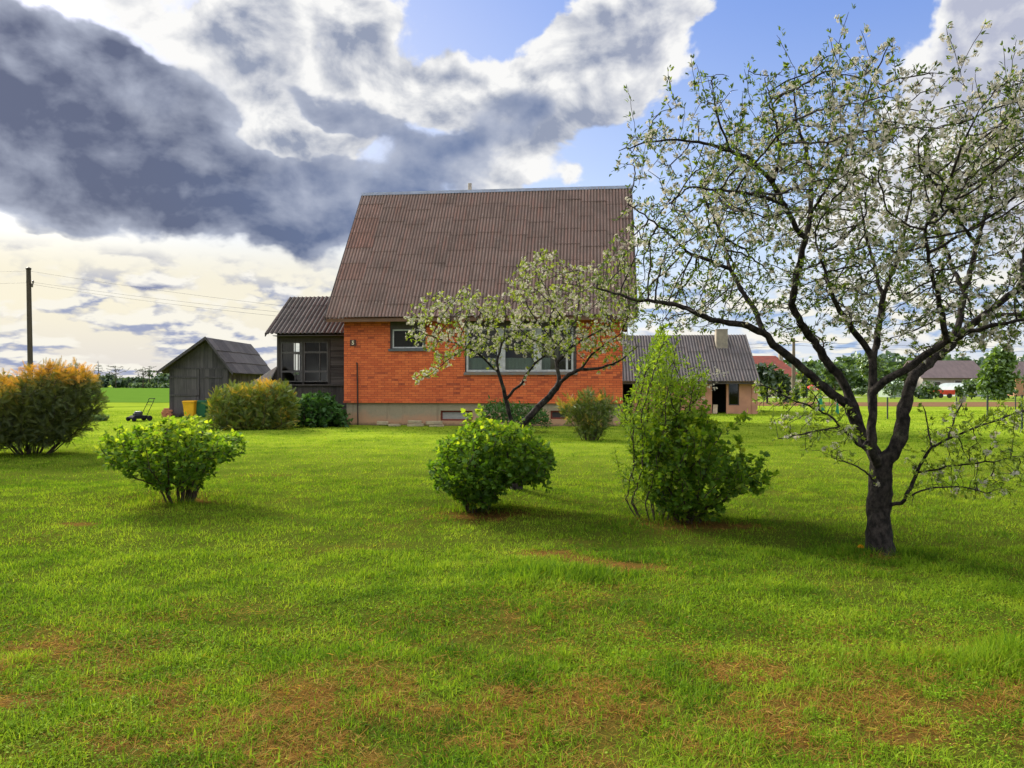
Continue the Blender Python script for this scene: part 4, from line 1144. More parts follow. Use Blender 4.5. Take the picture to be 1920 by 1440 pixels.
M_RED = mat_plain('orange_red_paint', (0.62, 0.055, 0.02), (0.5, 0.05, 0.02), 2, .4)
c0 = P(1767, 743, 88.0); tr = thing('trailer', 'orange-red farm trailer parked before the far barn', 'trailer', (c0[0], 88, 0))
mb = MB(); mb.box((-1.1, -.6, .38), (1.1, .6, .86)); mb.box((-1.13, -.62, .861), (1.13, -.56, .93)); mb.build('box', M_RED, tr, bevel=.03)
for x in (-.5, .5):
    mb = MB(); mb.lathe([(.1, -.09), (.26, -.09), (.27, 0), (.26, .09), (.1, .09)], (x, -.55, .27), 16, axis='y'); mb.build('wheel', M_IRON, tr, smooth_=True)
mb = MB(); mb.beam((-1.1, 0, .45), (-1.9, 0, .35), .08, .08); mb.build('drawbar', M_IRON, tr)
c0 = P(1521, 742, 84.0); ca = thing('garden_canopy', 'red garden canopy on poles behind the outbuilding', 'canopy', (c0[0], 84, 0))
mb = MB(); mb.add([(-.68, -.5, 1.05), (.68, -.5, .98), (.68, .6, 1.0), (-.68, .6, 1.05), (.05, 0, 1.55)], [(0, 1, 4), (1, 2, 4), (2, 3, 4), (3, 0, 4)]); mb.build('cover', M_RED, ca, solid=.03)
for x in (-.62, .62):
    mb = MB(); mb.tube([(x, -.45, 0), (x, -.45, 1.02)], .025, 8); mb.build('pole', M_IRON, ca)
# green nets on stakes
M_NET = mat_plain('green_net', (0.02, 0.22, 0.11), (0.015, 0.15, 0.08), 12, .7)
for px, py, d, h, r, lab in ((1538, 768, 46.0, 1.25, .16, 'tall green net pulled over a garden stake, left of two'), (1570, 776, 41.0, .62, .085, 'short green net sleeve on a stake, right of two')):
    c0 = P(px, py, d); t = thing('net_cover', lab, 'plant net', (c0[0], d, 0), group='green nets in the garden')
    mb = MB(); mb.lathe([(r * 1.7 if h > 1 else r, .0), (r * 1.5 if h > 1 else r * 1.1, .15), (r * .8, h * .45), (r * .35 if h > 1 else r * .8, h * .75), (.03, h)], (0, 0, 0), 10); o_ = mb.build('net', M_NET, t, smooth_=True)
    mb = MB(); mb.tube([(0, 0, -.1), (0, 0, h + .12)], .018, 6); mb.build('stake', M_IRON, t)
# fence posts of the garden on the right
M_POST = mat_plain('green_black_steel', (0.02, 0.032, 0.026), (0.03, 0.04, 0.03), 8, .5, .3)
side = {1558: ('with an angled strut by the green nets'), 1664: 'between the two right limbs of the big cherry', 1793: 'right of the orange-red trailer', 1851.5: 'in front of the polytunnel', 1904: 'far thin one near the right edge', 1916: 'nearest and tallest at the right edge'}
ppos = []
for px, pyb, pyt in ((1560, 777, 752), (1664, 786, 746), (1793.5, 775, 746), (1851.5, 800, 743), (1904, 768, 744), (1916, 806, 742)):
    d = F * EYE / (pyb - CY); c0 = P(px, pyb, d); h = (pyb - pyt) / F * d
    key = min(side, key=lambda q: abs(q - px)); mb = MB(); mb.box((-.025, -.025, -.1), (.025, .025, h)); mb.box((-.032, -.032, h + .001), (.032, .032, h + .03))
    if px == 1560: mb.beam((-.32, 0, 0), (0, 0, h * .8), .03, .03)
    o = mb.build('fence_post', M_POST); o.location = (c0[0], d, 0); ppos.append((c0[0], d, h))
    tag(o, 'dark slender steel fence post ' + side[key], 'fence post', 'steel fence posts of the garden')

# ------------------------------------------------------------------ plants: growing skeletons, leaves, blossom
class Skel:
    """a branching skeleton: positions, parents, given radii"""
    def __init__(s): s.p, s.par, s.r = [], [], []
    def add(s, p, par, r=0.0):
        s.p.append(np.array(p, float)); s.par.append(par); s.r.append(r); return len(s.p) - 1
    def path(s, pts, rad, start=None, step=0.07, wob=0.0, rng=RNG):
        """resample a polyline (3-D points, radii) into nodes; start: index of the node it grows from"""
        pts = [np.array(q, float) for q in pts]
        if start is None: i = s.add(pts[0], -1, rad[0])
        else: i = start; pts = [s.p[start]] + pts; rad = [rad[0]] + list(rad)
        for k in range(1, len(pts)):
            L = np.linalg.norm(pts[k] - pts[k - 1]); n = max(1, int(round(L / step)))
            for j in range(1, n + 1):
                t = j / n
                q = pts[k - 1] * (1 - t) + pts[k] * t
                if wob and j < n: q = q + rng.normal(0, wob, 3)
                i = s.add(q, i, rad[k - 1] * (1 - t) + rad[k] * t)
        return i
    def nearest(s, p):
        return int(np.argmin(np.linalg.norm(np.array(s.p) - np.array(p), axis=1)))
    def colonize(s, att, step, di, dk, iters, lift=0.0, rng=RNG, jitter=0.12, ok=None):
        P_ = np.array(s.p); A = np.array(att)
        okm = np.ones(len(P_), bool) if ok is None else np.array([ok(q) for q in P_])
        idx0 = np.where(okm)[0]
        best = np.full(len(A), 1e9); bi = np.zeros(len(A), int)
        def upd(ids):
            nonlocal best, bi
            for c in range(0, len(ids), 400):
                ch = ids[c:c + 400]; Q_ = np.array([s.p[i] for i in ch])
                d = np.linalg.norm(A[:, None, :] - Q_[None], axis=2); k = d.argmin(1); m = d[np.arange(len(A)), k]
                w = m < best; best[w] = m[w]; bi[w] = np.array(ch)[k[w]]
        upd(list(idx0)); kids = {}
        for it in range(iters):
            keep = best > dk; A, best, bi = A[keep], best[keep], bi[keep]
            if len(A) == 0: break
            act = best < di
            if not act.any(): break
            new = []
            for i in np.unique(bi[act]):
                sel = act & (bi == i); v = A[sel] - s.p[i]; v /= np.linalg.norm(v, axis=1)[:, None]
                d = v.sum(0); d = d / max(np.linalg.norm(d), 1e-6) + rng.normal(0, jitter, 3); d[2] += lift; d /= np.linalg.norm(d)
                q = s.p[i] + d * step
                if any(np.linalg.norm(q - s.p[c]) < step * .5 for c in kids.get(i, [])):
                    one = rng.choice(np.where(sel)[0]); d = A[one] - s.p[i]; q = s.p[i] + d / max(np.linalg.norm(d), 1e-6) * step
                    if any(np.linalg.norm(q - s.p[c]) < step * .5 for c in kids.get(i, [])): best[one] = 0; continue
                j = s.add(q, i); kids.setdefault(i, []).append(j); new.append(j)
            if not new: 
                continue
            upd(new)
    def finish(s, tip=0.003, expo=2.3):
        n = len(s.p); s.kids = [[] for _ in range(n)]
        for i, q in enumerate(s.par):
            if q >= 0: s.kids[q].append(i)
        w = np.zeros(n)
        for i in range(n - 1, -1, -1):
            if not s.kids[i]: w[i] = 1
            if s.par[i] >= 0: w[s.par[i]] += w[i]
        s.w = w
        pipe = tip * w ** (1 / expo)
        g = np.array(s.r); s.rad = np.where(g > 0, np.maximum(g, tip), pipe)
        for i in range(n):                                       # never thicker than what carries it
            q = s.par[i]
            if q >= 0: s.rad[i] = min(s.rad[i], max(s.rad[q], tip))
        s.P = np.array(s.p)
        s.dir = np.zeros_like(s.P)
        for i in range(n):
            q = s.par[i] if s.par[i] >= 0 else i
            d = s.P[i] - s.P[q]; nn = np.linalg.norm(d); s.dir[i] = d / nn if nn > 1e-9 else (0, 0, 1)
    def tubes(s, gnarl=0.0, rng=RNG, minr=0.0):
        V, Fq, T = [], [], []; base = 0
        n = len(s.p); done = np.zeros(n, bool)
        stack = [i for i in range(n) if s.par[i] < 0]
        chains = []
        while stack:
            i = stack.pop(); ch = [s.par[i], i] if s.par[i] >= 0 else [i]
            while s.kids[ch[-1]]:
                k = sorted(s.kids[ch[-1]], key=lambda c: -s.rad[c] - 1e-6 * s.w[c]); stack += k[1:]; ch.append(k[0])
            if len(ch) > 1: chains.append(ch)
        for ch in chains:
            pts = s.P[ch]; rs = s.rad[ch].copy()
            if s.par[ch[1]] == ch[0] and len(ch) > 1 and s.par[ch[0]] != -2:
                if s.kids[ch[0]] and sorted(s.kids[ch[0]], key=lambda c: -s.rad[c] - 1e-6 * s.w[c])[0] != ch[1]: rs[0] = min(rs[0], rs[1] * 1.25)
            rs[-1] *= .55
            m = 12 if rs.max() > .045 else (8 if rs.max() > .018 else (5 if rs.max() > .007 else 3))
            tg = np.gradient(pts, axis=0); tg /= np.maximum(np.linalg.norm(tg, axis=1), 1e-9)[:, None]
            x = np.cross(tg[0], (0.3, 0.8, 0.5)); x /= max(np.linalg.norm(x), 1e-9)
            ang = np.arange(m) * 2 * math.pi / m
            for i in range(len(ch)):
                x = x - tg[i] * (x @ tg[i]); x /= max(np.linalg.norm(x), 1e-9); y = np.cross(tg[i], x)
                rr = rs[i] * (1 + gnarl * (rng.random(m) - .5)) if rs[i] > .012 else np.full(m, rs[i])
                V.append(pts[i] + rr[:, None] * (np.cos(ang)[:, None] * x + np.sin(ang)[:, None] * y))
            i = np.arange(len(ch) - 1)[:, None] * m; k = np.arange(m)[None]; k2 = (k + 1) % m
            Fq.append(np.stack([base + i + k, base + i + k2, base + i + m + k2, base + i + m + k], 2).reshape(-1, 4)); base += len(ch) * m
        return np.concatenate(V), [np.concatenate(Fq)]


def unit(v): return v / np.maximum(np.linalg.norm(v, axis=-1, keepdims=True), 1e-9)


def scatter(tv, tf, P_, X, N, S, tint, vt=None):
    """place a leaf template at many points; X: its axis, N: roughly its face normal"""
    tv = np.array(tv, float); X = unit(X); Y = unit(np.cross(N, X)); Z = np.cross(X, Y)
    V = P_[:, None] + S[:, None, None] * (tv[None, :, 0, None] * X[:, None] + tv[None, :, 1, None] * Y[:, None] + tv[None, :, 2, None] * Z[:, None])
    k = len(tv); off = (np.arange(len(P_)) * k)[:, None, None]
    T = np.repeat(tint, k) if vt is None else (np.array(vt)[None] * tint[:, None]).ravel()
    by = {}
    for f in tf: by.setdefault(len(f), []).append(f)
    return V.reshape(-1, 3), [(np.array(fs)[None] + off).reshape(-1, len(fs[0])) for fs in by.values()], T


def merge(parts):
    V, Fs, T, b = [], [], [], 0
    for v, f, t in parts:
        V.append(v); T.append(t); Fs += [q + b for q in f]; b += len(v)
    return np.concatenate(V), Fs, np.concatenate(T)


def veg(name, parts, mat, parent):
    V, Fs, T = merge(parts); return link(name, np_mesh(name, V, Fs, {'tint': T}), mat, parent)


def to_local(sk_or_v, o): return sk_or_v - np.array(o)[None]


# templates: (x along the leaf, y across, z up)
LEAF = ([(0, 0, 0), (.5, 0, -.05), (1, 0, -.20), (.30, .17, .05), (.68, .15, -.02), (.30, -.17, .05), (.68, -.15, -.02)],
        [(0, 1, 3), (1, 4, 3), (1, 2, 4), (0, 5, 1), (1, 5, 6), (1, 6, 2)])
LOBED = ([(0, 0, 0), (.42, 0, .05), (.02, .30, -.04), (.34, .55, -.10), (.46, .27, .0), (.74, .34, -.06), (.72, .15, .0), (1, 0, -.16),
          (.02, -.30, -.04), (.34, -.55, -.10), (.46, -.27, .0), (.74, -.34, -.06), (.72, -.15, .0)],
         [(1, 0, 2), (1, 2, 3), (1, 3, 4), (1, 4, 5), (1, 5, 6), (1, 6, 7), (1, 8, 0), (1, 9, 8), (1, 10, 9), (1, 11, 10), (1, 12, 11), (1, 7, 12)])
_fv, _ff, _ft = [(0, 0, 0)], [], [.25]
for _k in range(5):
    _a = _k * 2 * math.pi / 5; _b = len(_fv)
    for _r, _da, _z in ((.62, -.52, .20), (1.0, -.22, .26), (1.0, .22, .26), (.62, .52, .20)):
        _fv.append((_r * math.cos(_a + _da), _r * math.sin(_a + _da), _z)); _ft.append(1.0)
    _ff += [(0, _b, _b + 1), (0, _b + 1, _b + 2), (0, _b + 2, _b + 3)]
FLOWER = (_fv, _ff)
_sv, _sf = [], []
for _k in range(9):                                    # a spray of flat needles along a twig
    _x = _k / 9.0
    for _s in (1, -1):
        _b = len(_sv); _l = .34 * (1 - .55 * _x)
        _sv += [(_x - .03, 0, 0), (_x + .05, 0, 0), (_x + .26 * (1 - .4 * _x), _s * _l, .10)]; _sf.append((_b, _b + 1, _b + 2))
_b = len(_sv); _sv += [(0, -.02, -.01), (0, .02, -.01), (1.12, 0, .06)]; _sf.append((_b, _b + 1, _b + 2))
SPRAY = (_sv, _sf)

M_BARK = None
def mat_bark(name, lo, hi, lichen):
    m, nt, b = new_mat(name)
    oc = obj_coord(); n = fbm(mapping(oc, (22, 22, 15)), 1.0, 6, .65); n2 = fbm(oc, 5.0, 5, .6); n3 = fbm(oc, 40.0, 3, .6)
    c = cmix(smooth(n, .35, .7), lo, hi)
    c = cmix(smooth(n2, .56, .74) * .7, c, lichen)
    setc(b, c); b.inputs['Roughness'].default_value = .9; b.inputs['Specular IOR Level'].default_value = .15
    bump(b, n + n3 * .4, .9, .03)
    return m
M_BARK = mat_bark('cherry_bark', (0.011, 0.009, 0.008), (0.052, 0.042, 0.035), (0.085, 0.085, 0.050))
M_STEM = mat_bark('shrub_stem', (0.040, 0.030, 0.020), (0.10, 0.075, 0.05), (0.06, 0.065, 0.03))
M_CLEAF = mat_leaf('cherry_leaf', (0.028, 0.054, 0.008), (0.058, 0.100, 0.012), (0.22, 0.31, 0.026), .40, .6, .02)
M_YLEAF = mat_leaf('young_cherry_leaf', (0.07, 0.125, 0.010), (0.15, 0.22, 0.018), (0.30, 0.36, 0.04), .5, .6, .02)
M_PETAL = mat_leaf('blossom', (0.30, 0.31, 0.12), (0.46, 0.43, 0.35), (0.60, 0.57, 0.50), .4, gloss=.0, tt=(1, .98, .9))
M_LOBED = mat_leaf('lobed_leaf', (0.045, 0.110, 0.006), (0.105, 0.210, 0.009), (0.33, 0.43, 0.022), .54, .6, .015)
M_LIME = mat_leaf('plum_leaf', (0.09, 0.17, 0.008), (0.18, 0.30, 0.014), (0.32, 0.44, 0.03), .5, .6, .02)
M_DARKLEAF = mat_leaf('dark_leaf', (0.020, 0.058, 0.010), (0.040, 0.105, 0.014), (0.08, 0.18, 0.025), .3, .6, .02)
M_YEW = mat_leaf('yew_needles', (0.034, 0.050, 0.014), (0.100, 0.122, 0.020), (0.50, 0.26, 0.022), .35, .6, .02)
M_THUJA = mat_leaf('thuja_spray', (0.040, 0.074, 0.010), (0.120, 0.165, 0.016), (0.56, 0.34, 0.020), .3, .5, .03)
M_TREE = mat_leaf('far_leaf', (0.030, 0.060, 0.016), (0.065, 0.120, 0.024), (0.14, 0.22, 0.035), .35)


def in_poly(px, py, poly):
    x, y = np.asarray(px), np.asarray(py); r = np.zeros(x.shape, bool); n = len(poly)
    for i in range(n):
        x0, y0 = poly[i]; x1, y1 = poly[(i + 1) % n]
        c = ((y0 > y) != (y1 > y)) & (x < (x1 - x0) * (y - y0) / ((y1 - y0) if y1 != y0 else 1e-9) + x0); r ^= c
    return r


def crown_points(poly, D, thick, n, rng, power=.5, dens=None):
    """random points in a crown whose outline has this shape at distance D, with depth 2 * thick"""
    xs, ys = [q[0] for q in poly], [q[1] for q in poly]; out = []
    cx, cy = (min(xs) + max(xs)) / 2, (min(ys) + max(ys)) / 2; hx, hy = (max(xs) - min(xs)) / 2, (max(ys) - min(ys)) / 2
    while len(out) < n:
        px, py = rng.uniform(min(xs), max(xs), 4000), rng.uniform(min(ys), max(ys), 4000)
        ok = in_poly(px, py, poly)
        if dens is not None: ok &= rng.random(4000) < dens(px, py)
        px, py = px[ok], py[ok]
        e = np.clip(1 - ((px - cx) / hx) ** 2 * .8 - ((py - cy) / hy) ** 2 * .8, .06, 1) ** power
        d = rng.uniform(-1, 1, len(px)) * e * thick
        out += [P(a, b, D) + np.array([0, c, 0]) for a, b, c in zip(px, py, d)]
    return np.array(out[:n])


def rand_dirs(n, rng): return unit(rng.normal(0, 1, (n, 3)))


def fruit_tree(name, label, base, sk, tipr, leaves_per, flowers_per, rng, maxr=.010, leaf=.05, fl=.017, spur_p=.8, flmask=None, expo=2.3, lm=None):
    """trunk and limbs as one mesh, leaves as the crown, blossom as its own part"""
    t = thing(name, label, 'tree', base)
    sk.finish(tipr, expo)
    V, Fs = sk.tubes(.28, rng)
    me = np_mesh('trunk', to_local(V, base), Fs, None, True); link('trunk', me, M_BARK, t)
    fine = np.where((sk.rad < maxr) & (np.array(sk.r) < maxr))[0]
    fine = fine[rng.random(len(fine)) < spur_p]
    side = rand_dirs(len(fine), rng); side = unit(side - sk.dir[fine] * (side * sk.dir[fine]).sum(1)[:, None])
    spur = sk.P[fine] + side * rng.uniform(.005, .05, (len(fine), 1))
    tipm = sk.w[fine] < 2
    # leaves
    k = rng.poisson(leaves_per + 2.5 * (spur[:, 2] < 2.2)) + tipm * 2; idx = np.repeat(np.arange(len(fine)), k)
    D_ = unit(side[idx] * .6 + sk.dir[fine][idx] * .7 + rng.normal(0, .55, (len(idx), 3)) + np.array([0, 0, .35]))
    N_ = unit(rng.normal(0, .6, (len(idx), 3)) + np.array([0, 0, .8]))
    tn = np.clip(rng.normal(.55, .22, len(idx)) + .45 * np.clip((2.1 - spur[idx][:, 2]) * 2, 0, 1), 0, 1)   # low leaves look sunlit: the light is put into their tint
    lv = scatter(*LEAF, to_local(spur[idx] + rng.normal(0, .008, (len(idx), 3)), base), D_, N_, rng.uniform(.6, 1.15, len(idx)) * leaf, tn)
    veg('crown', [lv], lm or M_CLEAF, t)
    # blossom, in bunches of a few
    has = rng.random(len(fine)) < .62
    if flmask is not None: has &= flmask(spur)
    k = np.where(has, rng.poisson(flowers_per, len(fine)), 0); idx = np.repeat(np.arange(len(fine)), k)
    out = rand_dirs(len(idx), rng) + side[idx] * .8 + np.array([0, 0, -.15]); out = unit(out)
    pos = spur[idx] + out * rng.uniform(.015, .04, (len(idx), 1))
    fv = scatter(*FLOWER, to_local(pos, base), unit(np.cross(out, rand_dirs(len(idx), rng))), out, rng.uniform(.8, 1.15, len(idx)) * fl, np.clip(rng.normal(.78, .2, len(idx)), .3, 1), _ft)
    veg('blossom', [fv], M_PETAL, t)
    return t


# ------------------------------------------------------------------ the large cherry on the right
rg = np.random.default_rng(21)
DC = 7.33
sk = Skel()
def tr(lst): return [P(a, b, DC + (c if c else 0)) for a, b, c in lst]
base = P(1648, 1041, DC); base[2] = ghf(base[0], base[1]) - .02
foot = base.copy(); foot[2] -= .08
k_ = 1 / F * DC
trunk = [foot] + [P(1647, 1025, DC), P(1647, 990, DC), P(1648, 950, DC), P(1649, 910, DC), P(1652, 872, DC)]
sk.path(trunk, [34 * k_, 26 * k_, 22 * k_, 20.5 * k_, 20.5 * k_, 22 * k_], None, .06, .004, rg)
fork = len(sk.p) - 1
mid_ = sk.nearest(P(1648, 905, DC))
def limb(start, pts, rads, step=.06, wob=.006):
    return sk.path(tr(pts), [r * k_ * .84 for r in rads], start, step, wob, rg)
# front upright stem, with its fork
A1 = limb(sk.nearest(P(1648, 880, DC)), [(1636, 850, -.14), (1634, 800, -.17), (1636, 752, -.16), (1637, 700, -.12), (1636, 672, -.1)], [10, 9.6, 9, 9, 8.6])
limb(A1, [(1626, 655, -.1), (1606, 628, -.15), (1588, 600, -.2), (1566, 566, -.3), (1548, 510, -.4), (1530, 455, -.5)], [7.5, 7, 6, 5, 3.5, 2])
A2 = limb(A1, [(1645, 640, 0), (1648, 602, .1), (1655, 560, .2), (1668, 520, .25), (1690, 470, .3), (1700, 410, .3), (1712, 350, .25)], [7.5, 7, 6, 5, 4, 3, 2])
limb(sk.nearest(P(1655, 560, DC + .2)), [(1640, 500, .5), (1622, 430, .7), (1610, 360, .8)], [4, 3, 2])
# left limb, long and low
B0 = limb(fork, [(1628, 832, .10), (1612, 806, .12), (1600, 780, .1), (1588, 757, .05)], [16, 14, 12, 10.5])
B1 = limb(B0, [(1552, 733, 0), (1522, 706, -.05), (1500, 688, -.05), (1484, 673, -.1), (1449, 646, -.15), (1431, 624, -.2)], [10, 9.2, 8.8, 8.5, 8, 7.4])
B2 = limb(B1, [(1404, 611, -.25), (1366, 606, -.3), (1333, 600, -.35), (1300, 584, -.4), (1267, 571, -.45), (1228, 566, -.5), (1187, 562, -.5), (1150, 550, -.5), (1118, 540, -.5)], [7, 6, 5.5, 5, 4.5, 3.5, 3, 2.4, 1.8])
B3 = limb(B1, [(1420, 590, -.1), (1402, 562, 0), (1387, 540, .05), (1369, 504, .15), (1335, 490, .2), (1298, 478, .25), (1272, 458, .25), (1253, 438, .25), (1209, 402, .3), (1178, 384, .3)], [6, 5.5, 5, 4.5, 4, 3.5, 3.2, 2.8, 2, 1.5])
limb(sk.nearest(P(1369, 504, DC + .15)), [(1362, 470, .4), (1348, 430, .6), (1330, 390, .7), (1312, 350, .8)], [3.5, 3, 2.4, 1.8])
# second left limb, steep
C0 = limb(sk.nearest(P(1612, 806, DC + .12)), [(1600, 762, .25), (1588, 730, .3), (1576, 708, .3), (1549, 676, .3), (1519, 632, .25), (1500, 606, .2)], [12, 10.5, 9.8, 9.2, 9, 8.6])
C1 = limb(C0, [(1484, 571, .15), (1490, 540, .1), (1493, 513, .1), (1503, 480, .05), (1511, 447, 0)], [8, 7.6, 7.4, 7, 6.6])
C2 = limb(C1, [(1493, 429, -.05), (1481, 404, -.1), (1471, 384, -.1), (1449, 344, -.15), (1409, 300, -.2), (1369, 282, -.25), (1320, 269, -.3), (1260, 262, -.3), (1205, 268, -.3), (1160, 283, -.3)], [6, 5.5, 5.5, 5, 4.4, 3.8, 3, 2.2, 1.7, 1.2])
C3 = limb(C1, [(1520, 402, .1), (1522, 344, .2), (1518, 309, .25), (1505, 262, .25), (1493, 229, .25), (1490, 180, .2), (1491, 138, .2)], [6, 5, 4.5, 3.6, 3, 2, 1.2])
limb(sk.nearest(P(1471, 384, DC - .1)), [(1440, 372, -.3), (1400, 362, -.5), (1350, 355, -.6), (1290, 352, -.6)], [4, 3.4, 2.6, 1.8])
limb(sk.nearest(P(1449, 344, DC - .15)), [(1458, 310, -.3), (1462, 270, -.4), (1450, 210, -.45), (1434, 146, -.45)], [3.5, 3, 2, 1.2])
limb(sk.nearest(P(1369, 282, DC - .25)), [(1352, 240, -.3), (1340, 195, -.3), (1335, 150, -.3)], [2.6, 1.9, 1.1])
limb(sk.nearest(P(1522, 344, DC + .2)), [(1548, 300, .1), (1560, 240, 0), (1562, 190, 0), (1560, 155, 0)], [3.2, 2.4, 1.7, 1.1])
limb(sk.nearest(P(1520, 402, DC + .1)), [(1552, 350, -.2), (1580, 290, -.3), (1602, 246, -.35), (1622, 196, -.4), (1640, 140, -.4), (1668, 82, -.4)], [3.4, 3, 2.5, 2, 1.6, 1.1])
limb(sk.nearest(P(1622, 196, DC - .4)), [(1640, 152, -.5), (1612, 106, -.45)], [1.4, 1.0]); limb(sk.nearest(P(1602, 246, DC - .35)), [(1640, 250, -.3), (1668, 205, -.3), (1690, 190, -.3)], [1.8, 1.4, 1.0])
# right limb
R0 = limb(fork, [(1672, 850, -.05), (1690, 818, -.1), (1692, 776, -.1), (1700, 748, -.1), (1706, 722, -.1)], [17, 15, 13.5, 13, 12.5])
limb(R0, [(1712, 712, -.14)], [11], .03)
R1 = limb(R0, [(1716, 700, -.05), (1732, 688, 0), (1752, 670, .05), (1785, 645, .1)], [11, 11, 10.5, 10])
R2 = limb(R1, [(1808, 622, .05), (1840, 593, 0), (1878, 566, -.1), (1915, 540, -.15), (1980, 500, -.2), (2050, 450, -.2)], [8, 7.5, 7, 6.5, 5, 3])
R3 = limb(R1, [(1800, 600, .2), (1809, 549, .3), (1822, 500, .35), (1831, 460, .4), (1845, 410, .45), (1858, 371, .45), (1862, 300, .4), (1880, 230, .35), (1905, 140, .3)], [7.5, 7, 6, 5.5, 4.5, 4, 3, 2, 1.1])
limb(sk.nearest(P(1809, 549, DC + .3)), [(1780, 490, .6), (1760, 430, .8), (1750, 360, .9), (1740, 280, .9)], [4.5, 3.5, 2.6, 1.6])
limb(sk.nearest(P(1831, 460, DC + .4)), [(1790, 400, .1), (1762, 356, -.1), (1735, 320, -.2)], [4, 3, 2])
limb(sk.nearest(P(1840, 593, DC)), [(1880, 590, -.4), (1925, 590, -.6), (1990, 580, -.7)], [4.5, 3.6, 2.6])
limb(sk.nearest(P(1915, 540, DC - .15)), [(1920, 480, .2), (1935, 400, .4), (1950, 300, .5)], [4.5, 3.5, 2.4])
# inner limb towards the right, from the front stem
E1 = limb(sk.nearest(P(1636, 740, DC - .16)), [(1648, 724, -.2), (1671, 708, -.3), (1701, 692, -.35), (1725, 673, -.4), (1752, 655, -.45), (1774, 641, -.5)], [9, 8.5, 8, 8, 7.5, 7])
limb(E1, [(1768, 600, -.6), (1760, 560, -.7), (1745, 500, -.8), (1735, 430, -.9)], [6, 5, 4, 2.5]); limb(E1, [(1810, 625, -.7), (1860, 610, -.9), (1920, 600, -1.0)], [5, 4, 3])
# water shoots low on the trunk, both sides
S1 = limb(sk.nearest(P(1648, 955, DC)), [(1690, 944, -.15), (1708, 915, -.2), (1719, 886, -.25), (1732, 860, -.25), (1747, 838, -.3), (1779, 822, -.3), (1808, 810, -.35), (1839, 798, -.4), (1880, 784, -.45), (1918, 772, -.5), (1960, 760, -.5)], [4.2, 4, 3.6, 3.2, 3, 2.6, 2.2, 2, 1.8, 1.5, 1.2])
limb(sk.nearest(P(1719, 886, DC - .25)), [(1760, 880, -.4), (1785, 873, -.45), (1834, 868, -.5), (1880, 862, -.55), (1925, 853, -.6)], [2.2, 2, 1.8, 1.5, 1.2])
limb(sk.nearest(P(1690, 944, DC - .15)), [(1715, 925, -.4), (1750, 914, -.5), (1800, 912, -.6), (1850, 925, -.7)], [2, 1.8, 1.5, 1.1])
limb(sk.nearest(P(1747, 838, DC - .3)), [(1740, 800, -.2), (1730, 760, -.2)], [1.8, 1.2]); limb(sk.nearest(P(1779, 822, DC - .3)), [(1790, 780, -.3), (1812, 740, -.3)], [1.8, 1.2])
S2 = limb(sk.nearest(P(1634, 830, DC - .14)), [(1618, 838, -.2), (1592, 818, -.25), (1574, 800, -.3), (1562, 784, -.3), (1535, 768, -.35), (1495, 754, -.4), (1454, 733, -.45), (1420, 722, -.45)], [3.6, 3, 2.6, 2.2, 2, 1.7, 1.4, 1.0])
limb(sk.nearest(P(1574, 800, DC - .3)), [(1540, 806, -.4), (1500, 815, -.5), (1448, 826, -.5)], [1.8, 1.4, 1.0]); limb(sk.nearest(P(1648, 905, DC)), [(1622, 884, -.2), (1590, 868, -.3), (1560, 858, -.4)], [2, 1.6, 1.1])
limb(sk.nearest(P(1535, 768, DC - .35)), [(1530, 745, -.3), (1510, 725, -.3)], [1.4, 1.0])
sk.trace_n = len(sk.p)
crown = [(1150, 285), (1185, 262), (1212, 236), (1268, 230), (1280, 182), (1322, 150), (1345, 160), (1366, 205), (1420, 205), (1432, 150), (1450, 190), (1486, 140), (1502, 200), (1552, 160), (1575, 205), (1625, 215), (1660, 240), (1688, 196),
         (1680, 250), (1730, 232), (1790, 212), (1850, 170), (1910, 130), (2000, 120), (2160, 220), (2200, 420), (2120, 620), (1900, 650), (1780, 690), (1700, 650), (1560, 640), (1440, 600), (1300, 620), (1200, 600), (1120, 570), (1100, 520), (1135, 450), (1180, 420), (1172, 380), (1200, 320)]
def dens(px, py):
    d = np.ones_like(px); d[(py > 420) & (py < 600) & (px < 1500)] = .75; d[(py > 560) & (px > 1300) & (px < 1720)] = .55; d[px > 1930] = .55
    d[(py < 330)] = 1.0
    return d
att = crown_points(crown, DC, 1.75, 10500, rg, .5, dens)
nz_ = vfbm(att[:, 0] * 1.7 + att[:, 1] * .8, att[:, 2] * 1.7 + att[:, 1] * 1.1, 303, 3); att = att[nz_ > np.quantile(nz_, .27)]
low = [(1690, 960), (1720, 840), (1800, 770), (1925, 740), (1990, 760), (1960, 880), (1850, 940), (1740, 930)]
att2 = crown_points(low, DC - .35, .5, 620, rg); low2 = [(1630, 850), (1580, 770), (1500, 720), (1410, 715), (1420, 770), (1500, 850), (1600, 880)]
att3 = crown_points(low2, DC - .3, .35, 300, rg)
sk.colonize(np.concatenate([att, att2, att3]), .06, .5, .086, 90, .03, rg, .08, ok=lambda q: q[2] > 1.0 or abs(q[0] - base[0]) > .12)
ends = sorted(set(range(len(sk.p))) - set(sk.par)); ends = [i for i in ends if sk.p[i][2] > 3.3]
for i in rg.choice(ends, min(170, len(ends)), replace=False):      # upright shoots past the outline
    d = unit(np.array([rg.normal(0, .35), rg.normal(0, .35), 1.0])); ln = rg.uniform(.15, .58); q = sk.p[i]
    sk.path([q + d * ln * .5 + rg.normal(0, .01, 3), q + d * ln], [.0034, .0026], i, .06, .004, rg)
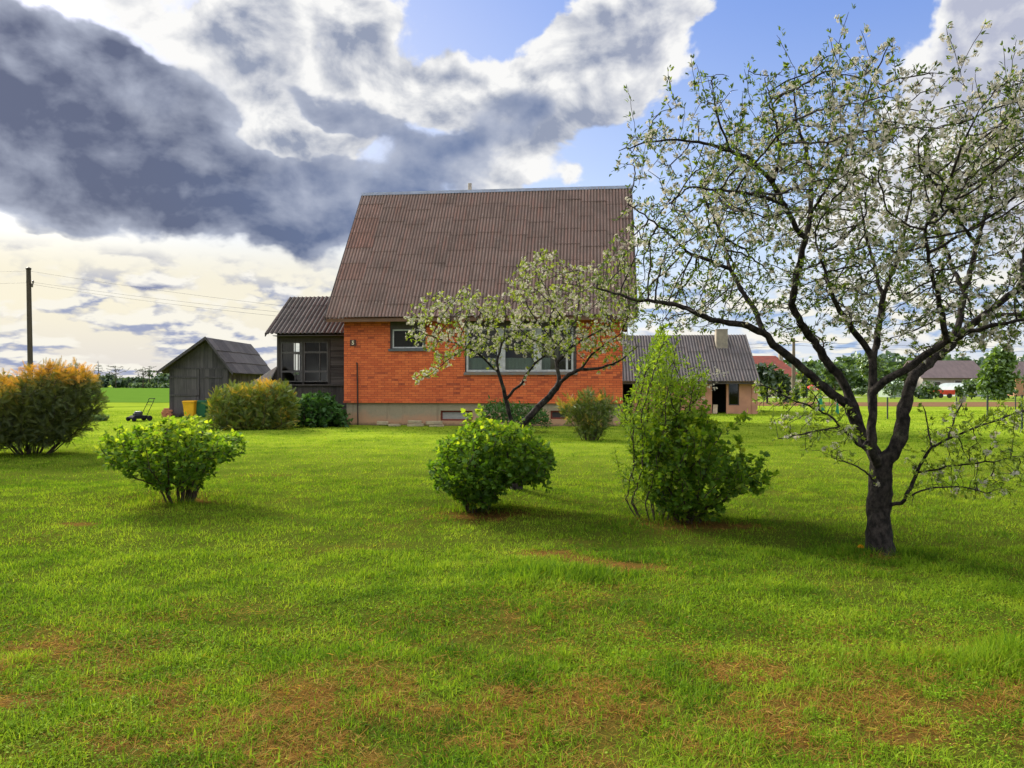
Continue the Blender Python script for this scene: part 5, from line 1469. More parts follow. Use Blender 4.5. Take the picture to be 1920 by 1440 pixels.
def flm(q):
    px, py = CX + q[:, 0] / q[:, 1] * F, CY - (q[:, 2] - EYE) / q[:, 1] * F
    a = vfbm(q[:, 0] * 1.6, q[:, 2] * 1.6 + q[:, 1], 77, 3)
    p = .42 + 1.4 * (a - .5) + .28 * (py < 460) + .25 * (px > 1560); p = np.where((py > 480) & (px < 1540) & (px > 1180), p * .55, p); p = np.where(py > 690, .22, p)
    return rg.random(len(q)) < p
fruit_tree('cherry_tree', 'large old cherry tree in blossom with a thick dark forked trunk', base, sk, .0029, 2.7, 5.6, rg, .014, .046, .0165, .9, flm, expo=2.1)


# ------------------------------------------------------------------ the small cherry before the house
rg = np.random.default_rng(33)
DC2 = 11.4; k_ = DC2 / F
sk = Skel()
base = P(968, 800, DC2); base[2] = ghf(base[0], base[1])
def limb2(start, pts, rads, step=.08, wob=.006):
    return sk.path([P(a, b, DC2 + c) for a, b, c in pts], [r * k_ * .54 for r in rads], start, step, wob, rg)
f0 = base.copy(); f0[2] -= .06
sk.path([f0, base + (0, 0, .3), P(967, 830, DC2), P(969, 806, DC2)], [13 * k_, 11 * k_, 10 * k_, 9 * k_], None, .08, .004, rg); fk = len(sk.p) - 1
L0 = limb2(fk, [(960, 796, 0), (953, 768, 0), (948, 749, 0), (941, 719, -.05), (934, 696, -.1)], [8, 7.5, 7.5, 6.5, 6])
limb2(L0, [(921, 687, -.15), (907, 672, -.2), (892, 660, -.25), (877, 651, -.3), (840, 640, -.4), (800, 628, -.5), (768, 612, -.55)], [4, 3.4, 3, 2.6, 2.2, 1.7, 1.2])
limb2(sk.nearest(P(877, 651, DC2 - .3)), [(858, 664, -.4), (838, 676, -.45), (818, 694, -.5), (802, 706, -.5), (780, 712, -.5)], [1.8, 1.6, 1.4, 1.2, .9])
L1 = limb2(L0, [(932, 677, -.05), (937, 660, 0), (941, 644, 0), (931, 623, .1), (916, 600, .2), (895, 578, .3), (870, 556, .35)], [4.6, 4, 3.6, 3, 2.4, 2, 1.4])
limb2(sk.nearest(P(941, 644, DC2)), [(950, 633, .05), (962, 623, .1), (985, 600, .2), (1005, 570, .3), (1010, 530, .35), (1000, 490, .4)], [3, 2.8, 2.4, 2, 1.7, 1.2])
Mm = limb2(sk.nearest(P(948, 750, DC2)), [(956, 741, -.05), (964, 730, -.1), (979, 719, -.15), (988, 700, -.2), (1003, 681, -.3), (1018, 670, -.35), (1039, 655, -.4), (1060, 630, -.45), (1080, 600, -.45)], [5, 4.8, 4.6, 4, 3.4, 3, 2.6, 2.2, 1.6])
Rr = limb2(fk, [(982, 792, .05), (1009, 764, .1), (1031, 743, .1), (1048, 719, .1)], [12, 11.5, 11, 10.5])
limb2(Rr, [(1047, 700, .15), (1043, 681, .2), (1061, 661, .25), (1076, 646, .25), (1103, 631, .3), (1140, 612, .35), (1180, 590, .4)], [7, 6.5, 5, 4.4, 3.6, 2.6, 1.6])
limb2(sk.nearest(P(1043, 681, DC2 + .2)), [(1032, 640, .4), (1030, 600, .5), (1050, 550, .55), (1060, 510, .6)], [4, 3, 2.2, 1.4])
limb2(Rr, [(1067, 702, .0), (1089, 692, -.1), (1121, 691, -.15), (1149, 683, -.2), (1166, 674, -.2), (1195, 650, -.2)], [7, 6, 4.6, 3.6, 2.8, 1.8]); limb2(sk.nearest(P(1089, 692, DC2 - .1)), [(1110, 664, -.2), (1135, 645, -.3), (1165, 625, -.35)], [3.4, 2.6, 1.8])
crown2 = [(752, 606), (790, 570), (812, 545), (845, 556), (876, 540), (915, 556), (950, 548), (966, 500), (990, 478), (1030, 476), (1060, 508), (1100, 520), (1130, 470), (1160, 462), (1190, 495), (1200, 560), (1196, 640), (1170, 682), (1110, 672), (1040, 668), (960, 660), (900, 664), (850, 672), (800, 716), (772, 712), (812, 672), (764, 642)]
att = crown_points(crown2, DC2, 1.3, 2400, rg, .5)
sk.colonize(att, .085, .7, .13, 70, .03, rg, .09, ok=lambda q: q[2] > 1.55)
fruit_tree('cherry_tree', 'small two-stemmed cherry tree in blossom before the brick wall', base, sk, .0034, 3.6, 4.6, rg, .020, .054, .0190, .95, None, 2.1, M_YLEAF)



# ------------------------------------------------------------------ shrubs
def shrub(name, label, poly, D, thick, base_px, n_att, stems, step, dk, mat, tmpl, leaf, per, rng, tip=.0035, stemr=.011, di=.6, lift=.05, tone=(.45, .2), top=.35, spread=.12, group=None, droop=.0, lump=0.0, shoots=0, zmin=.25, smat=None, up=.8, cat='shrub', maxr=.02, tonefn=None, jitter=.15):
    bx_, by_ = base_px; d0 = D; b = P(bx_, by_, d0); b[2] = ghf(b[0], b[1])
    t = thing(name, label, cat, b, group=group)
    sk = Skel()
    for k in range(stems):
        a = rng.uniform(0, 2 * math.pi); r = spread * math.sqrt(rng.random())
        p0 = b + np.array([math.cos(a) * r, math.sin(a) * r, -.05]); q = p0 + np.array([math.cos(a) * r * .8, math.sin(a) * r * .8, .22 + .1 * rng.random()])
        sk.path([p0, q], [stemr, stemr * .9], None, step, .004, rng)
    att = crown_points(poly, D, thick, n_att, rng, .45)
    if lump:
        nz = vfbm(att[:, 0] * lump + att[:, 1] * 1.7, att[:, 2] * lump + att[:, 1] * 1.3, int(bx_), 3); att = att[nz > np.quantile(nz, .20)]
    sk.colonize(att, step, di, dk, 90, lift, rng, jitter)
    if shoots:                                   # this year's shoots stand out past the rest
        ends = set(range(len(sk.p))) - set(sk.par); ends = [i for i in ends if sk.p[i][2] > b[2] + .45]
        for i in rng.choice(ends, min(shoots, len(ends)), replace=False):
            d = unit(sk.p[i] - b) * .5 + np.array([0, 0, 1.0]) + rng.normal(0, .3, 3); d = unit(d); ln = rng.uniform(.08, .30)
            sk.path([sk.p[i] + d * ln * .5, sk.p[i] + d * ln + rng.normal(0, .015, 3)], [tip, tip * .8], i, step, 0, rng)
    sk.finish(tip)
    V, Fs = sk.tubes(.1, rng); link('stems', np_mesh('stems', to_local(V, b), Fs, None, True), smat or M_STEM, t)
    fine = np.where((sk.rad < maxr) & (sk.P[:, 2] > b[2] + zmin))[0]
    k = rng.poisson(per, len(fine)); idx = np.repeat(np.arange(len(fine)), k); n = len(idx)
    side = rand_dirs(n, rng)
    X_ = unit(sk.dir[fine][idx] * .5 + side * .9 + np.array([0, 0, .1 - droop]))
    N_ = unit(rng.normal(0, .42, (n, 3)) + np.array([0, 0, up]))
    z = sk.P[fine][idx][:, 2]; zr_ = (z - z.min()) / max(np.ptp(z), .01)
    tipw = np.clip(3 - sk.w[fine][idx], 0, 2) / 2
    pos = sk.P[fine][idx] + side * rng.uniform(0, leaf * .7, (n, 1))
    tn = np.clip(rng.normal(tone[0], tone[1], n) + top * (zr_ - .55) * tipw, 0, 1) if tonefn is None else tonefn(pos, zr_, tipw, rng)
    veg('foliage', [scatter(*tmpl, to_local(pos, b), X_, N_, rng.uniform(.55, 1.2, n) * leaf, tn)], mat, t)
    return t

rg = np.random.default_rng(44)
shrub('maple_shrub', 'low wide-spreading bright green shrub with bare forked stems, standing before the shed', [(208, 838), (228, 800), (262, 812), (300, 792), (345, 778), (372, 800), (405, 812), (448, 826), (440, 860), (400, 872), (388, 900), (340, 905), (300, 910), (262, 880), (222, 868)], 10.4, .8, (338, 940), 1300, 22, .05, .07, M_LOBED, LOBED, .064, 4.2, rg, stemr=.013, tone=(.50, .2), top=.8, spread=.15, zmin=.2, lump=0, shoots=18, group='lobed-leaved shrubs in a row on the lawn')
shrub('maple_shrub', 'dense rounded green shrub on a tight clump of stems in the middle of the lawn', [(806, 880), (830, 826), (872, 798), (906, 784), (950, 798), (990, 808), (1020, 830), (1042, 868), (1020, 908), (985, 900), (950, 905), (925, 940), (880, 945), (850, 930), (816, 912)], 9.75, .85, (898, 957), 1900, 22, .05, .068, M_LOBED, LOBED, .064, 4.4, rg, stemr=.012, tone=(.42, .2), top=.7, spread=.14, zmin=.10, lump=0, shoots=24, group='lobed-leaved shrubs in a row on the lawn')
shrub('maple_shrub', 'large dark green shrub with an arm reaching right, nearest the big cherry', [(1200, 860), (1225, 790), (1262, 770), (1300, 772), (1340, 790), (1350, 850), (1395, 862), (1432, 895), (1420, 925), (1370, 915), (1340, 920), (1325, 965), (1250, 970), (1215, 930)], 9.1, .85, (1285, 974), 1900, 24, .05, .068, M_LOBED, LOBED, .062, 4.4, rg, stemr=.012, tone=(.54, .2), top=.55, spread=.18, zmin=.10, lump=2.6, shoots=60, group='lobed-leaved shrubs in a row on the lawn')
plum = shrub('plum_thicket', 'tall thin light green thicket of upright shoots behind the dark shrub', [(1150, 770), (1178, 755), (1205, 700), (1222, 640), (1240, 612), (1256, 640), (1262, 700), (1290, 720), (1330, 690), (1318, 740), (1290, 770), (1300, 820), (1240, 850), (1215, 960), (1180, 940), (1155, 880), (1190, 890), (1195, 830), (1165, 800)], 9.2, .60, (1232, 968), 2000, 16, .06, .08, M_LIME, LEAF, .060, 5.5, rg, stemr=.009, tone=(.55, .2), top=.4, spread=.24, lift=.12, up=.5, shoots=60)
# its own few blossoms out on the right-hand shoot
rb = np.random.default_rng(5); cp = [P(a, b, 9.5 + rb.uniform(-.3, .3)) for a, b in ((1330, 700), (1318, 708), (1345, 694), (1300, 715), (1292, 735), (1310, 742), (1326, 720), (1350, 705), (1280, 690), (1338, 726), (1305, 725), (1255, 690), (1296, 700))]
pp = np.repeat(np.array(cp), 9, 0) + rb.normal(0, .035, (len(cp) * 9, 3)); oo = rand_dirs(len(pp), rb)
veg('blossom', [scatter(*FLOWER, to_local(pp, plum.location), unit(np.cross(oo, rand_dirs(len(pp), rb))), oo, rb.uniform(.8, 1.1, len(pp)) * .018, np.clip(rb.normal(.8, .2, len(pp)), .3, 1), _ft)], M_PETAL, plum)

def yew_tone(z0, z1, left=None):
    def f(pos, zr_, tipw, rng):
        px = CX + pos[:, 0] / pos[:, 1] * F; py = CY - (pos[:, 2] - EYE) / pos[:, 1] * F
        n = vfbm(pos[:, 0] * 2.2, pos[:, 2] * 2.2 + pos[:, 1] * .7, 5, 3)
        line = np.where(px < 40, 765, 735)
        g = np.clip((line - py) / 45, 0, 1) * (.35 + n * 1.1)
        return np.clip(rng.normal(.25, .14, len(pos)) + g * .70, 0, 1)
    return f
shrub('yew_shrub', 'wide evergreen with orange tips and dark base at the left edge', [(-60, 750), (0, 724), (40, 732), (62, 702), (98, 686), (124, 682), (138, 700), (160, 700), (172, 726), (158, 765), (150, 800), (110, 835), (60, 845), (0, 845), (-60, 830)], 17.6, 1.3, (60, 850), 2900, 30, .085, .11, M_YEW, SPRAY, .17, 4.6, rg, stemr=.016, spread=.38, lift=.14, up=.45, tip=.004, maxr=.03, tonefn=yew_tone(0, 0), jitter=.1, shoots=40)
def thuja_tone(pos, zr_, tipw, rng):
    n = vfbm(pos[:, 0] * 1.7 + 3, pos[:, 2] * 1.7 + pos[:, 1] * .5, 15, 3); px = CX + pos[:, 0] / pos[:, 1] * F
    g = np.clip((n - .50) * 6, 0, 1) * np.clip(.5 + (px - 460) / 90, .35, 1)
    return np.clip(rng.normal(.42, .15, len(pos)) + g * .5 * np.clip(zr_ * 1.8, .2, 1), 0, 1)
shrub('thuja_shrub', 'broad rounded evergreen flecked with yellow beside the green bin', [(402, 775), (410, 742), (434, 722), (448, 724), (462, 730), (490, 720), (505, 713), (520, 722), (540, 724), (550, 750), (548, 790), (520, 800), (450, 802), (414, 800)], 27.3, 1.35, (468, 804), 2700, 44, .10, .13, M_THUJA, SPRAY, .20, 5.0, rg, stemr=.015, spread=1.0, lift=.08, up=.4, tip=.004, maxr=.03, tonefn=thuja_tone, zmin=.04, jitter=.1, di=.9)
shrub('peony_shrub', 'low dark green leafy shrub under the porch', [(548, 790), (556, 752), (585, 742), (615, 740), (630, 758), (650, 780), (652, 796), (600, 798)], 29.2, .75, (598, 797), 900, 28, .10, .13, M_DARKLEAF, LOBED, .16, 3.2, rg, stemr=.010, spread=.8, lift=.05, tone=(.45, .22), top=.3, di=.9, zmin=.04)
def azalea_tone(pos, zr_, tipw, rng):
    n = vfbm(pos[:, 0] * 3 + 1, pos[:, 2] * 3 + pos[:, 1], 35, 3); return np.clip(rng.normal(.30, .16, len(pos)) + np.clip((n - .48) * 5, 0, 1) * .42 * np.clip(zr_ * 2 - .2, 0, 1), 0, 1)
shrub('yew_shrub', 'small upright evergreen flecked with orange before the second basement window', [(1058, 788), (1056, 766), (1080, 750), (1100, 742), (1128, 744), (1150, 758), (1152, 784), (1132, 800), (1122, 820), (1090, 820), (1078, 800)], 21.8, .7, (1104, 824), 1200, 18, .08, .11, M_THUJA, SPRAY, .15, 4.4, rg, stemr=.013, spread=.22, lift=.12, up=.4, tonefn=azalea_tone, zmin=.10, lump=2.4, shoots=30, di=.8)
shrub('rose_shrub', 'loose dark green rose bush at the house plinth behind the small cherry', [(902, 768), (918, 750), (945, 752), (985, 760), (1010, 762), (1030, 785), (1045, 812), (1000, 815), (930, 812), (905, 790)], 25.5, .8, (968, 812), 900, 16, .10, .14, M_DARKLEAF, LEAF, .13, 6, rg, stemr=.010, spread=.5, lift=.05, tone=(.6, .22), di=1.0, up=.6)
# grey-green tuft out on the lawn
c0 = P(176, 788, 33.5); tf = thing('iris_clump', 'grey-green clump of blades on the lawn edge right of the orange-tipped evergreen', 'plant clump', (c0[0], 33.5, 0))
n = 900; rb = np.random.default_rng(8); a = rb.uniform(0, 2 * math.pi, n); r = np.sqrt(rb.random(n)) * np.array(.55)
pos = np.stack([np.cos(a) * r, np.sin(a) * r * .6, np.zeros(n)], 1); up_ = unit(np.stack([np.cos(a) * r * .8, np.sin(a) * r * .8, np.full(n, 1.0)], 1) + rb.normal(0, .2, (n, 3)))
veg('blades', [scatter([(0, -.05, 0), (0, .05, 0), (.6, .045, 0), (.6, -.045, 0), (1, 0, -.12)], [(0, 1, 2, 3), (3, 2, 4)], pos, up_, rand_dirs(n, rb), rb.uniform(.18, .34, n), np.clip(rb.normal(.5, .2, n), 0, 1))], mat_leaf('iris_blade', (0.05, 0.10, 0.04), (0.09, 0.15, 0.06), (0.13, 0.2, 0.08)), tf)


# ------------------------------------------------------------------ far trees
CLUMP = ([(0, -.5, 0), (.5, -.35, .1), (1, 0, 0), (.5, .4, .12), (0, .5, 0), (.45, 0, -.15)], [(5, 0, 1), (5, 1, 2), (5, 2, 3), (5, 3, 4), (5, 4, 0)])
def blob_crown(c, rx, ry, rz, n, leaf, rng, tone, lumps=7):
    """leaf clumps spread through several overlapping lobes"""
    L = [(np.array(c) + rng.uniform(-1, 1, 3) * np.array([rx, ry, rz]) * .55, rng.uniform(.42, .7)) for _ in range(lumps)] + [(np.array(c), .75)]
    k = rng.integers(0, len(L), n); d = rand_dirs(n, rng) * (rng.random((n, 1)) ** .28)
    pos = np.array([L[i][0] for i in k]) + d * np.array([rx, ry, rz]) * np.array([L[i][1] for i in k])[:, None]
    tn = np.clip(rng.normal(tone, .14, n) + rng.normal(0, .12, len(L))[k], 0, 1)
    return scatter(*CLUMP, pos, rand_dirs(n, rng), unit(rand_dirs(n, rng) + d + np.array([0, 0, .5])), rng.uniform(.6, 1.3, n) * leaf, tn)
def far_tree(name, label, px0, px1, pyt, pyb, d, tone, mat, rng, n=500, leaf=.5, cat='tree', group=None, zb=0.0, tall=.25):
    a, b = P(px0, pyb, d), P(px1, pyt, d); w, h = (b[0] - a[0]) / 2, b[2] - zb
    t = thing(name, label, cat, ((a[0] + b[0]) / 2, d, zb), group=group)
    mb = MB(); mb.tube([(0, 0, -.2), (.05 * w, 0, h * .3), (0, 0, h * .7)], [h * .03, h * .025, h * .01], 7)
    for s in (-1, 1): mb.tube([(0, 0, h * .3), (s * w * .5, 0, h * .65)], [h * .015, h * .006], 5)
    mb.build('trunk', M_STEM, t)
    cz = h * (.5 + tall / 2); veg('crown', [blob_crown((0, 0, cz), w, w * .8, h * (.5 - tall / 2), n, leaf, rng, tone)], mat, t)
    return t
rg = np.random.default_rng(55)
M_WILLOW = mat_leaf('willow_leaf', (0.06, 0.115, 0.014), (0.105, 0.19, 0.02), (0.16, 0.26, 0.035), .4)
far_tree('willow_tree', 'bright green round willow near the right edge, right of the barn', 1838, 1918, 646, 742, 76, .5, M_WILLOW, rg, 3200, .34, tall=.0)
far_tree('conifer_tree', 'dark evergreen standing before the red tiled house', 1414, 1462, 686, 762, 62, .12, M_TREE, rg, 1100, .34, group='dark evergreens by the red roofed house', tall=.04)
far_tree('conifer_tree', 'lower dark evergreen left of the pale pole', 1450, 1484, 700, 758, 66, .2, M_TREE, rg, 800, .34, group='dark evergreens by the red roofed house', tall=.04)
far_tree('garden_tree', 'mid green tree just right of the pale pole', 1484, 1540, 690, 742, 88, .4, M_TREE, rg, 800, .42, group='garden trees beyond the lawn')
far_tree('garden_tree', 'green tree between the two left limbs of the big cherry', 1528, 1600, 680, 738, 110, .55, M_TREE, rg, 800, .5, group='garden trees beyond the lawn')
far_tree('garden_tree', 'light green tree behind the fork of the big cherry', 1604, 1668, 668, 738, 120, .7, M_TREE, rg, 800, .5, group='garden trees beyond the lawn')
far_tree('garden_tree', 'light green tree seen through the right limb of the big cherry', 1668, 1720, 684, 740, 118, .6, M_TREE, rg, 700, .5, group='garden trees beyond the lawn')
for px0, px1, yt, yb, d, tn, lab in ((1640, 1700, 704, 742, 84, .5, 'broad mid green shrub before the glasshouse'), (1716, 1764, 706, 744, 82, .42, 'tall garden shrub left of the orange-red trailer'), (1800, 1842, 708, 742, 80, .55, 'tall pale shrub in front of the polytunnel'), (1905, 1960, 690, 745, 78, .35, 'tall dark shrub at the right edge beside the willow'), (1470, 1500, 726, 748, 72, .3, 'low dark shrub at the foot of the pale pole'), (1500, 1512, 722, 742, 82, .35, 'small shrub left of the red canopy'), (1590, 1640, 724, 744, 100, .3, 'dark low shrub row piece behind the fence'), (1640, 1668, 726, 744, 96, .65, 'bright low shrub by the glasshouse'), (1700, 1745, 722, 744, 94, .35, 'dark low shrub right of the glasshouse'), (1790, 1812, 724, 742, 90, .55, 'bright low shrub between trailer and polytunnel'), (1852, 1905, 722, 742, 84, .3, 'dark low shrub under the willow')):
    far_tree('garden_shrub', lab, px0, px1, yt, yb, d, tn, M_TREE, rg, 300, .30, 'shrub', 'low garden shrubs beyond the fence', 0, .0)
def belt(name, label, pxs, d, top, tone, rng, mat, leaf, per, depth=14, zb=0.0):
    parts = []
    for px in pxs:
        dd = d + rng.uniform(-depth, depth); yt = top(px) + rng.uniform(-5, 5) * (F / 1443); b = P(px, yt, dd); h = max(b[2] - zb, 1.5); w = rng.uniform(.35, .65) * h * rng.uniform(.8, 1.5)
        parts.append(blob_crown((b[0], dd, zb + h * .5), w, w, h * .52, per, leaf, rng, tone + rng.normal(0, .1), 4))
    V, Fs, T = merge(parts); o = link(name, np_mesh(name, V, Fs, {'tint': T}), mat, kind='stuff'); return o
M_FAR = mat_leaf('treeline_leaf', (0.035, 0.066, 0.030), (0.062, 0.105, 0.040), (0.11, 0.17, 0.055), .3)
def ltop(px): return 703 + 7 * math.sin(px * .031) + 4 * math.sin(px * .11 + 1) - (6 if 300 < px < 330 else 0)
belt('treeline', '', list(np.arange(-420, 1250, 11)), 330, ltop, .38, rg, M_FAR, 1.5, 150)
belt('scrub', '', list(np.arange(245, 420, 7)), 300, lambda q: 721.5, .95, rg, M_FAR, .9, 60, 4)
def rtop(px): return 668 + 6 * math.sin(px * .017 + 1) + 3 * math.sin(px * .06) + (6 if px < 1560 else 0)
M_FAR2 = mat_leaf('forest_leaf', (0.030, 0.066, 0.022), (0.060, 0.115, 0.028), (0.12, 0.20, 0.04), .3)
belt('forest', '', list(np.arange(1380, 2500, 13)), 240, rtop, .40, rg, M_FAR2, 1.7, 220, 20)
belt('forest', '', list(np.arange(1380, 2500, 13)), 185, lambda q: 690 + 6 * math.sin(q * .023), .62, rg, M_FAR2, 1.2, 170, 12)
# bare trees rising out of the treeline
for px, yt, lab, s in ((184, 676, 'tallest bare tree of the far treeline, straight with short twigs', 1), (217, 686, 'bare round-headed tree in the far treeline, second from the tallest', 2), (268, 690, 'thin small bare tree far off, just left of the one by the shed', 3), (280, 687, 'bare tree with a tufted top far off, nearest to the shed', 4)):
    d = 300.0; b = P(px, 726, d); h = P(px, yt, d)[2]; r2 = np.random.default_rng(s)
    t = thing('bare_tree', lab, 'tree', (b[0], d, 0), group='bare trees in the far treeline'); sk = Skel()
    sk.path([(0, 0, 0), (.1, 0, h * .5), (0, 0, h)], [.22, .15, .05], None, .5, .05, r2)
    zz = h * (.35 if s == 1 else .55); n = 120; q = r2.normal(0, 1, (n, 3)) * np.array([1.5, 1.5, (h - zz) * .35]) + np.array([0, 0, zz + (h - zz) * .55]); q = q[q[:, 2] < h * 1.02]
    if s == 1: q[:, :2] *= np.clip((1.1 - q[:, 2] / h) * 2.2, .1, 1)[:, None]
    sk.colonize(q, .45, 3.0, .5, 30, .1, r2); sk.finish(.05); V, Fs = sk.tubes(0, r2); link('trunk', np_mesh('trunk', V, Fs, None, True), M_STEM, t)
    m_ = sk.P[sk.w < 3]; n = len(m_); veg('crown', [scatter(*CLUMP, m_, rand_dirs(n, r2), rand_dirs(n, r2), r2.uniform(.15, .35, n), np.full(n, .4))], M_FAR, t)

# ------------------------------------------------------------------ grass: one mass of blades, finer and denser near the eye
def mat_grass():
    m = bpy.data.materials.new('grass_blade'); m.use_nodes = True
    nt = m.node_tree; nt.nodes.clear(); E.nt = nt
    t, d = attr('tint'), attr('dry')
    g = cmix(smooth(t, .45, 1.0), cmix(smooth(t, 0.0, .5), (0.036, 0.096, 0.005), (0.140, 0.250, 0.011)), (0.275, 0.368, 0.026))
    s = cmix(t, (0.16, 0.075, 0.014), (0.42, 0.265, 0.06))
    c = cmix(d, g, s)
    a = nt.nodes.new('ShaderNodeBsdfDiffuse'); nt.links.new(c, a.inputs[0])
    b = nt.nodes.new('ShaderNodeBsdfTranslucent'); nt.links.new(cmul(c, (1.2, 1.1, .7)), b.inputs[0])
    x = nt.nodes.new('ShaderNodeMixShader'); x.inputs[0].default_value = .42
    nt.links.new(a.outputs[0], x.inputs[1]); nt.links.new(b.outputs[0], x.inputs[2])
    gl = nt.nodes.new('ShaderNodeBsdfGlossy'); gl.inputs['Roughness'].default_value = .5
    y = nt.nodes.new('ShaderNodeMixShader'); y.inputs[0].default_value = .004
    nt.links.new(x.outputs[0], y.inputs[1]); nt.links.new(gl.outputs[0], y.inputs[2])
    o = nt.nodes.new('ShaderNodeOutputMaterial'); nt.links.new(y.outputs[0], o.inputs[0])
    return m


rg = np.random.default_rng(77)
LONG = [(1010, 1085, .34, .28), (1110, 1085, .2, .2), (1060, 1080, .4, .2), (340, 942, .55, .35), (898, 958, .5, .35), (1270, 978, .7, .4), (1650, 1042, .32, .28), (1880, 1250, .4, .2)]
LONG = [(*ground_at(a, b), c, d) for a, b, c, d in LONG]


def field(y0, y1, dens, hgt, wid, bent, margin, flat):
    A = (y1 - y0); n = int(dens * A * (1.34 * (y0 + y1) / 2 + 2 * margin))
    y = np.sqrt(rg.random(n) * (y1 ** 2 - y0 ** 2) + y0 ** 2) if margin < 3.5 else rg.uniform(y0, y1, n)
    x = (rg.random(n) * 2 - 1) * (y * .67 + margin)
    # the house, shed and trunks stand on bare ground
    q = np.stack([x - HF.o[0], y - HF.o[1]]); u = q[0] * HF.u[0] + q[1] * HF.u[1]; v = q[0] * HF.v[0] + q[1] * HF.v[1]
    ok = ~((u > -3.4) & (u < HX) & (v > -.02)) & ~((x > -17) & (x < -13.8) & (y > 37.8))
    # clumpy growth
    cl = vfbm(x * 4.2, y * 4.2, 101, 3); gap = vfbm(x * 9, y * 9, 111, 2)
    ok &= rg.random(n) < np.clip(.55 + (cl - .35) * 2.2, .35, 1) * np.clip((gap - .18) * 4, .4, 1)
    ok &= rg.random(n) > soil(x, y) * .88
    x, y, cl = x[ok], y[ok], cl[ok]; n = len(x)
    dr = dryness(x, y); tn = green_tone(x, y)
    dm = (rg.random(n) < np.clip(dr * .66 + .03, 0, .66)).astype(float)
    lng = np.zeros(n)
    for cx, cy, rx, ry in LONG: lng = np.maximum(lng, np.exp(-(((x - cx) / rx) ** 2 + ((y - cy) / ry) ** 2)))
    h = hgt * rg.uniform(.45, 1.25, n) * (.65 + cl * .8) * (1 + lng * 1.7) * (1 + .55 * np.clip((vfbm(x * 6.5, y * 6.5, 151, 2) - .66) * 6, 0, 1)) * np.where(dm > 0, 1.0, 1) * (1 - .12 * dr)
    az = rg.uniform(0, 2 * math.pi, n)
    lean = np.clip(rg.normal(flat, .38, n), .05, 1.45) * (1 - .45 * lng); lean = np.where(dm > 0, np.clip(lean + .55, 0, 1.5), lean)
    dx, dy = np.cos(az) * np.sin(lean), np.sin(az) * np.sin(lean); dz = np.cos(lean)
    w = wid * rg.uniform(.6, 1.3, n) * np.where(dm > 0, .7, 1)
    fa = az + rg.uniform(.5, 2.6, n); sx, sy = np.cos(fa) * w, np.sin(fa) * w
    z = gh(x, y) - .004
    t = np.clip(tn + rg.normal(0, .17, n), 0, 1); t = np.where(dm > 0, np.clip(rg.normal(.5, .28, n), 0, 1), t); t = np.where(lng > .4, t * .8, t)
    B = np.stack([x, y, z], 1); S = np.stack([sx, sy, np.zeros(n)], 1); Dv = np.stack([dx, dy, dz], 1) * h[:, None]
    drop = np.stack([dx * h * .35, dy * h * .35, -h * .18 * np.sin(lean)], 1)
    if bent:
        V = np.stack([B - S, B + S, B + Dv * .55 + S * .8, B + Dv * .55 - S * .8, B + Dv + drop], 1).reshape(-1, 3); k = 5
        b = np.arange(n)[:, None] * 5; Fs = [b + np.array([0, 1, 2, 3]), b + np.array([3, 2, 4])]
    else:
        V = np.stack([B - S, B + S, B + Dv + drop * .6], 1).reshape(-1, 3); k = 3; b = np.arange(n)[:, None] * 3; Fs = [b + np.array([0, 1, 2])]
    return V, Fs, np.repeat(t, k), np.repeat(dm, k)


def clover(y0, y1, n):
    """small broad leaves lying low among the grass"""
    y = np.sqrt(rg.random(n) * (y1 ** 2 - y0 ** 2) + y0 ** 2); x = (rg.random(n) * 2 - 1) * (y * .67 + 2.4)
    ok = (rg.random(n) < np.clip((vfbm(x * 1.1, y * 1.1, 131, 3) - .42) * 5, 0.04, 1)) & (dryness(x, y) < .5); x, y = x[ok], y[ok]; n = len(x)
    P_ = np.stack([x, y, gh(x, y) + rg.uniform(.012, .05, n)], 1); az = rg.uniform(0, 2 * math.pi, n)
    X_ = np.stack([np.cos(az), np.sin(az), rg.uniform(-.1, .5, n)], 1); N_ = unit(rg.normal(0, .35, (n, 3)) + np.array([0, 0, 1.0]))
    v, f, t = scatter([(0, 0, 0), (.4, .3, .05), (.85, .26, 0), (1, 0, -.06), (.85, -.26, 0), (.4, -.3, .05)], [(0, 1, 2, 3), (0, 3, 4, 5)], P_, X_, N_, rg.uniform(.008, .019, n), np.clip(green_tone(x, y) + rg.normal(-.05, .16, n), 0, 1))
    return v, f, t, np.zeros(len(t))


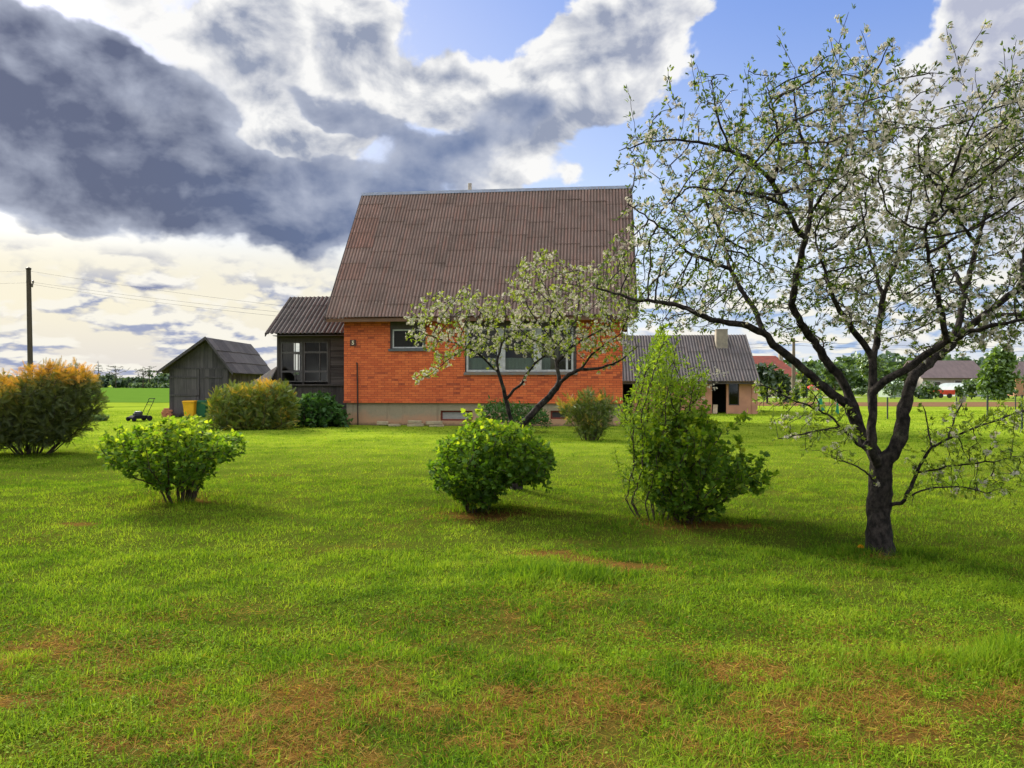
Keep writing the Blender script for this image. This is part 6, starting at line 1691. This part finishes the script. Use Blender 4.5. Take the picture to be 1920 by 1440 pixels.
def straw(y0, y1, n):
    """dead stalks lying in the worn patches"""
    y = np.sqrt(rg.random(n) * (y1 ** 2 - y0 ** 2) + y0 ** 2); x = (rg.random(n) * 2 - 1) * (y * .67 + 2.4)
    ok = rg.random(n) < dryness(x, y) * 1.2 * (1 - .6 * soil(x, y)); x, y = x[ok], y[ok]; n = len(x)
    az = rg.uniform(0, 2 * math.pi, n); B = np.stack([x, y, gh(x, y) + rg.uniform(.002, .03, n)], 1)
    X_ = np.stack([np.cos(az), np.sin(az), rg.normal(.08, .22, n)], 1)
    v, f, t = scatter([(0, -.02, 0), (0, .02, 0), (.5, .018, .06), (.5, -.018, .06), (1, 0, 0)], [(0, 1, 2, 3), (3, 2, 4)], B, X_, unit(rg.normal(0, .5, (n, 3)) + np.array([0, 0, 1.0])), rg.uniform(.02, .075, n), np.clip(rg.normal(.45, .32, n), 0, 1))
    return v, f, t, np.ones(len(t))


parts = [straw(2.3, 6.0, 170000), straw(6.0, 12, 50000), field(2.3, 4.6, 11500, .052, .0024, True, 2.4, .78), field(4.6, 7.5, 6600, .045, .0029, True, 2.6, .78), field(7.5, 13, 2500, .045, .0045, False, 2.9, .7), field(13, 24, 620, .048, .0075, False, 3.4, .8), field(24, 46, 170, .05, .015, False, 3.4, .85),
         clover(2.3, 6, 80000), clover(6, 12, 40000)]
V, Fs, T, Dd, b = [], [], [], [], 0
for v, f, t, d in parts:
    V.append(v); T.append(t); Dd.append(d); Fs += [q + b for q in f]; b += len(v)
me = np_mesh('grass', np.concatenate(V), Fs, {'tint': np.concatenate(T), 'dry': np.concatenate(Dd)})
link('grass', me, mat_grass(), kind='stuff')


# a dandelion at the foot of the cherry
def dandelion(px, py, label, s=1.0):
    g = ground_at(px, py); t = thing('dandelion', label, 'flower', (g[0], g[1], ghf(g[0], g[1])), group='dandelions in the grass')
    mb = MB(); mb.tube([(0, 0, 0), (.004, 0, .03), (0, 0, .055)], .0022, 6); mb.build('stalk', M_LOBED, t)
    n = 90; a = np.linspace(0, 40 * math.pi, n); e = np.linspace(.1, 1.45, n); d_ = np.stack([np.cos(a) * np.sin(e), np.sin(a) * np.sin(e), np.cos(e)], 1)
    veg('flower_head', [scatter([(0, -.12, 0), (0, .12, 0), (1, .1, 0), (1, -.1, 0)], [(0, 1, 2, 3)], np.tile(np.array([[0, 0, .055]]), (n, 1)), d_, rand_dirs(n, rg), np.full(n, .024 * s), np.full(n, .5))], mat_plain('dandelion_yellow', (0.75, 0.36, 0.008), (0.68, 0.28, 0.006), 40, .8, bmp=0), t)
dandelion(1614, 1038, 'single orange-yellow dandelion at the left foot of the large cherry trunk', 1.25)
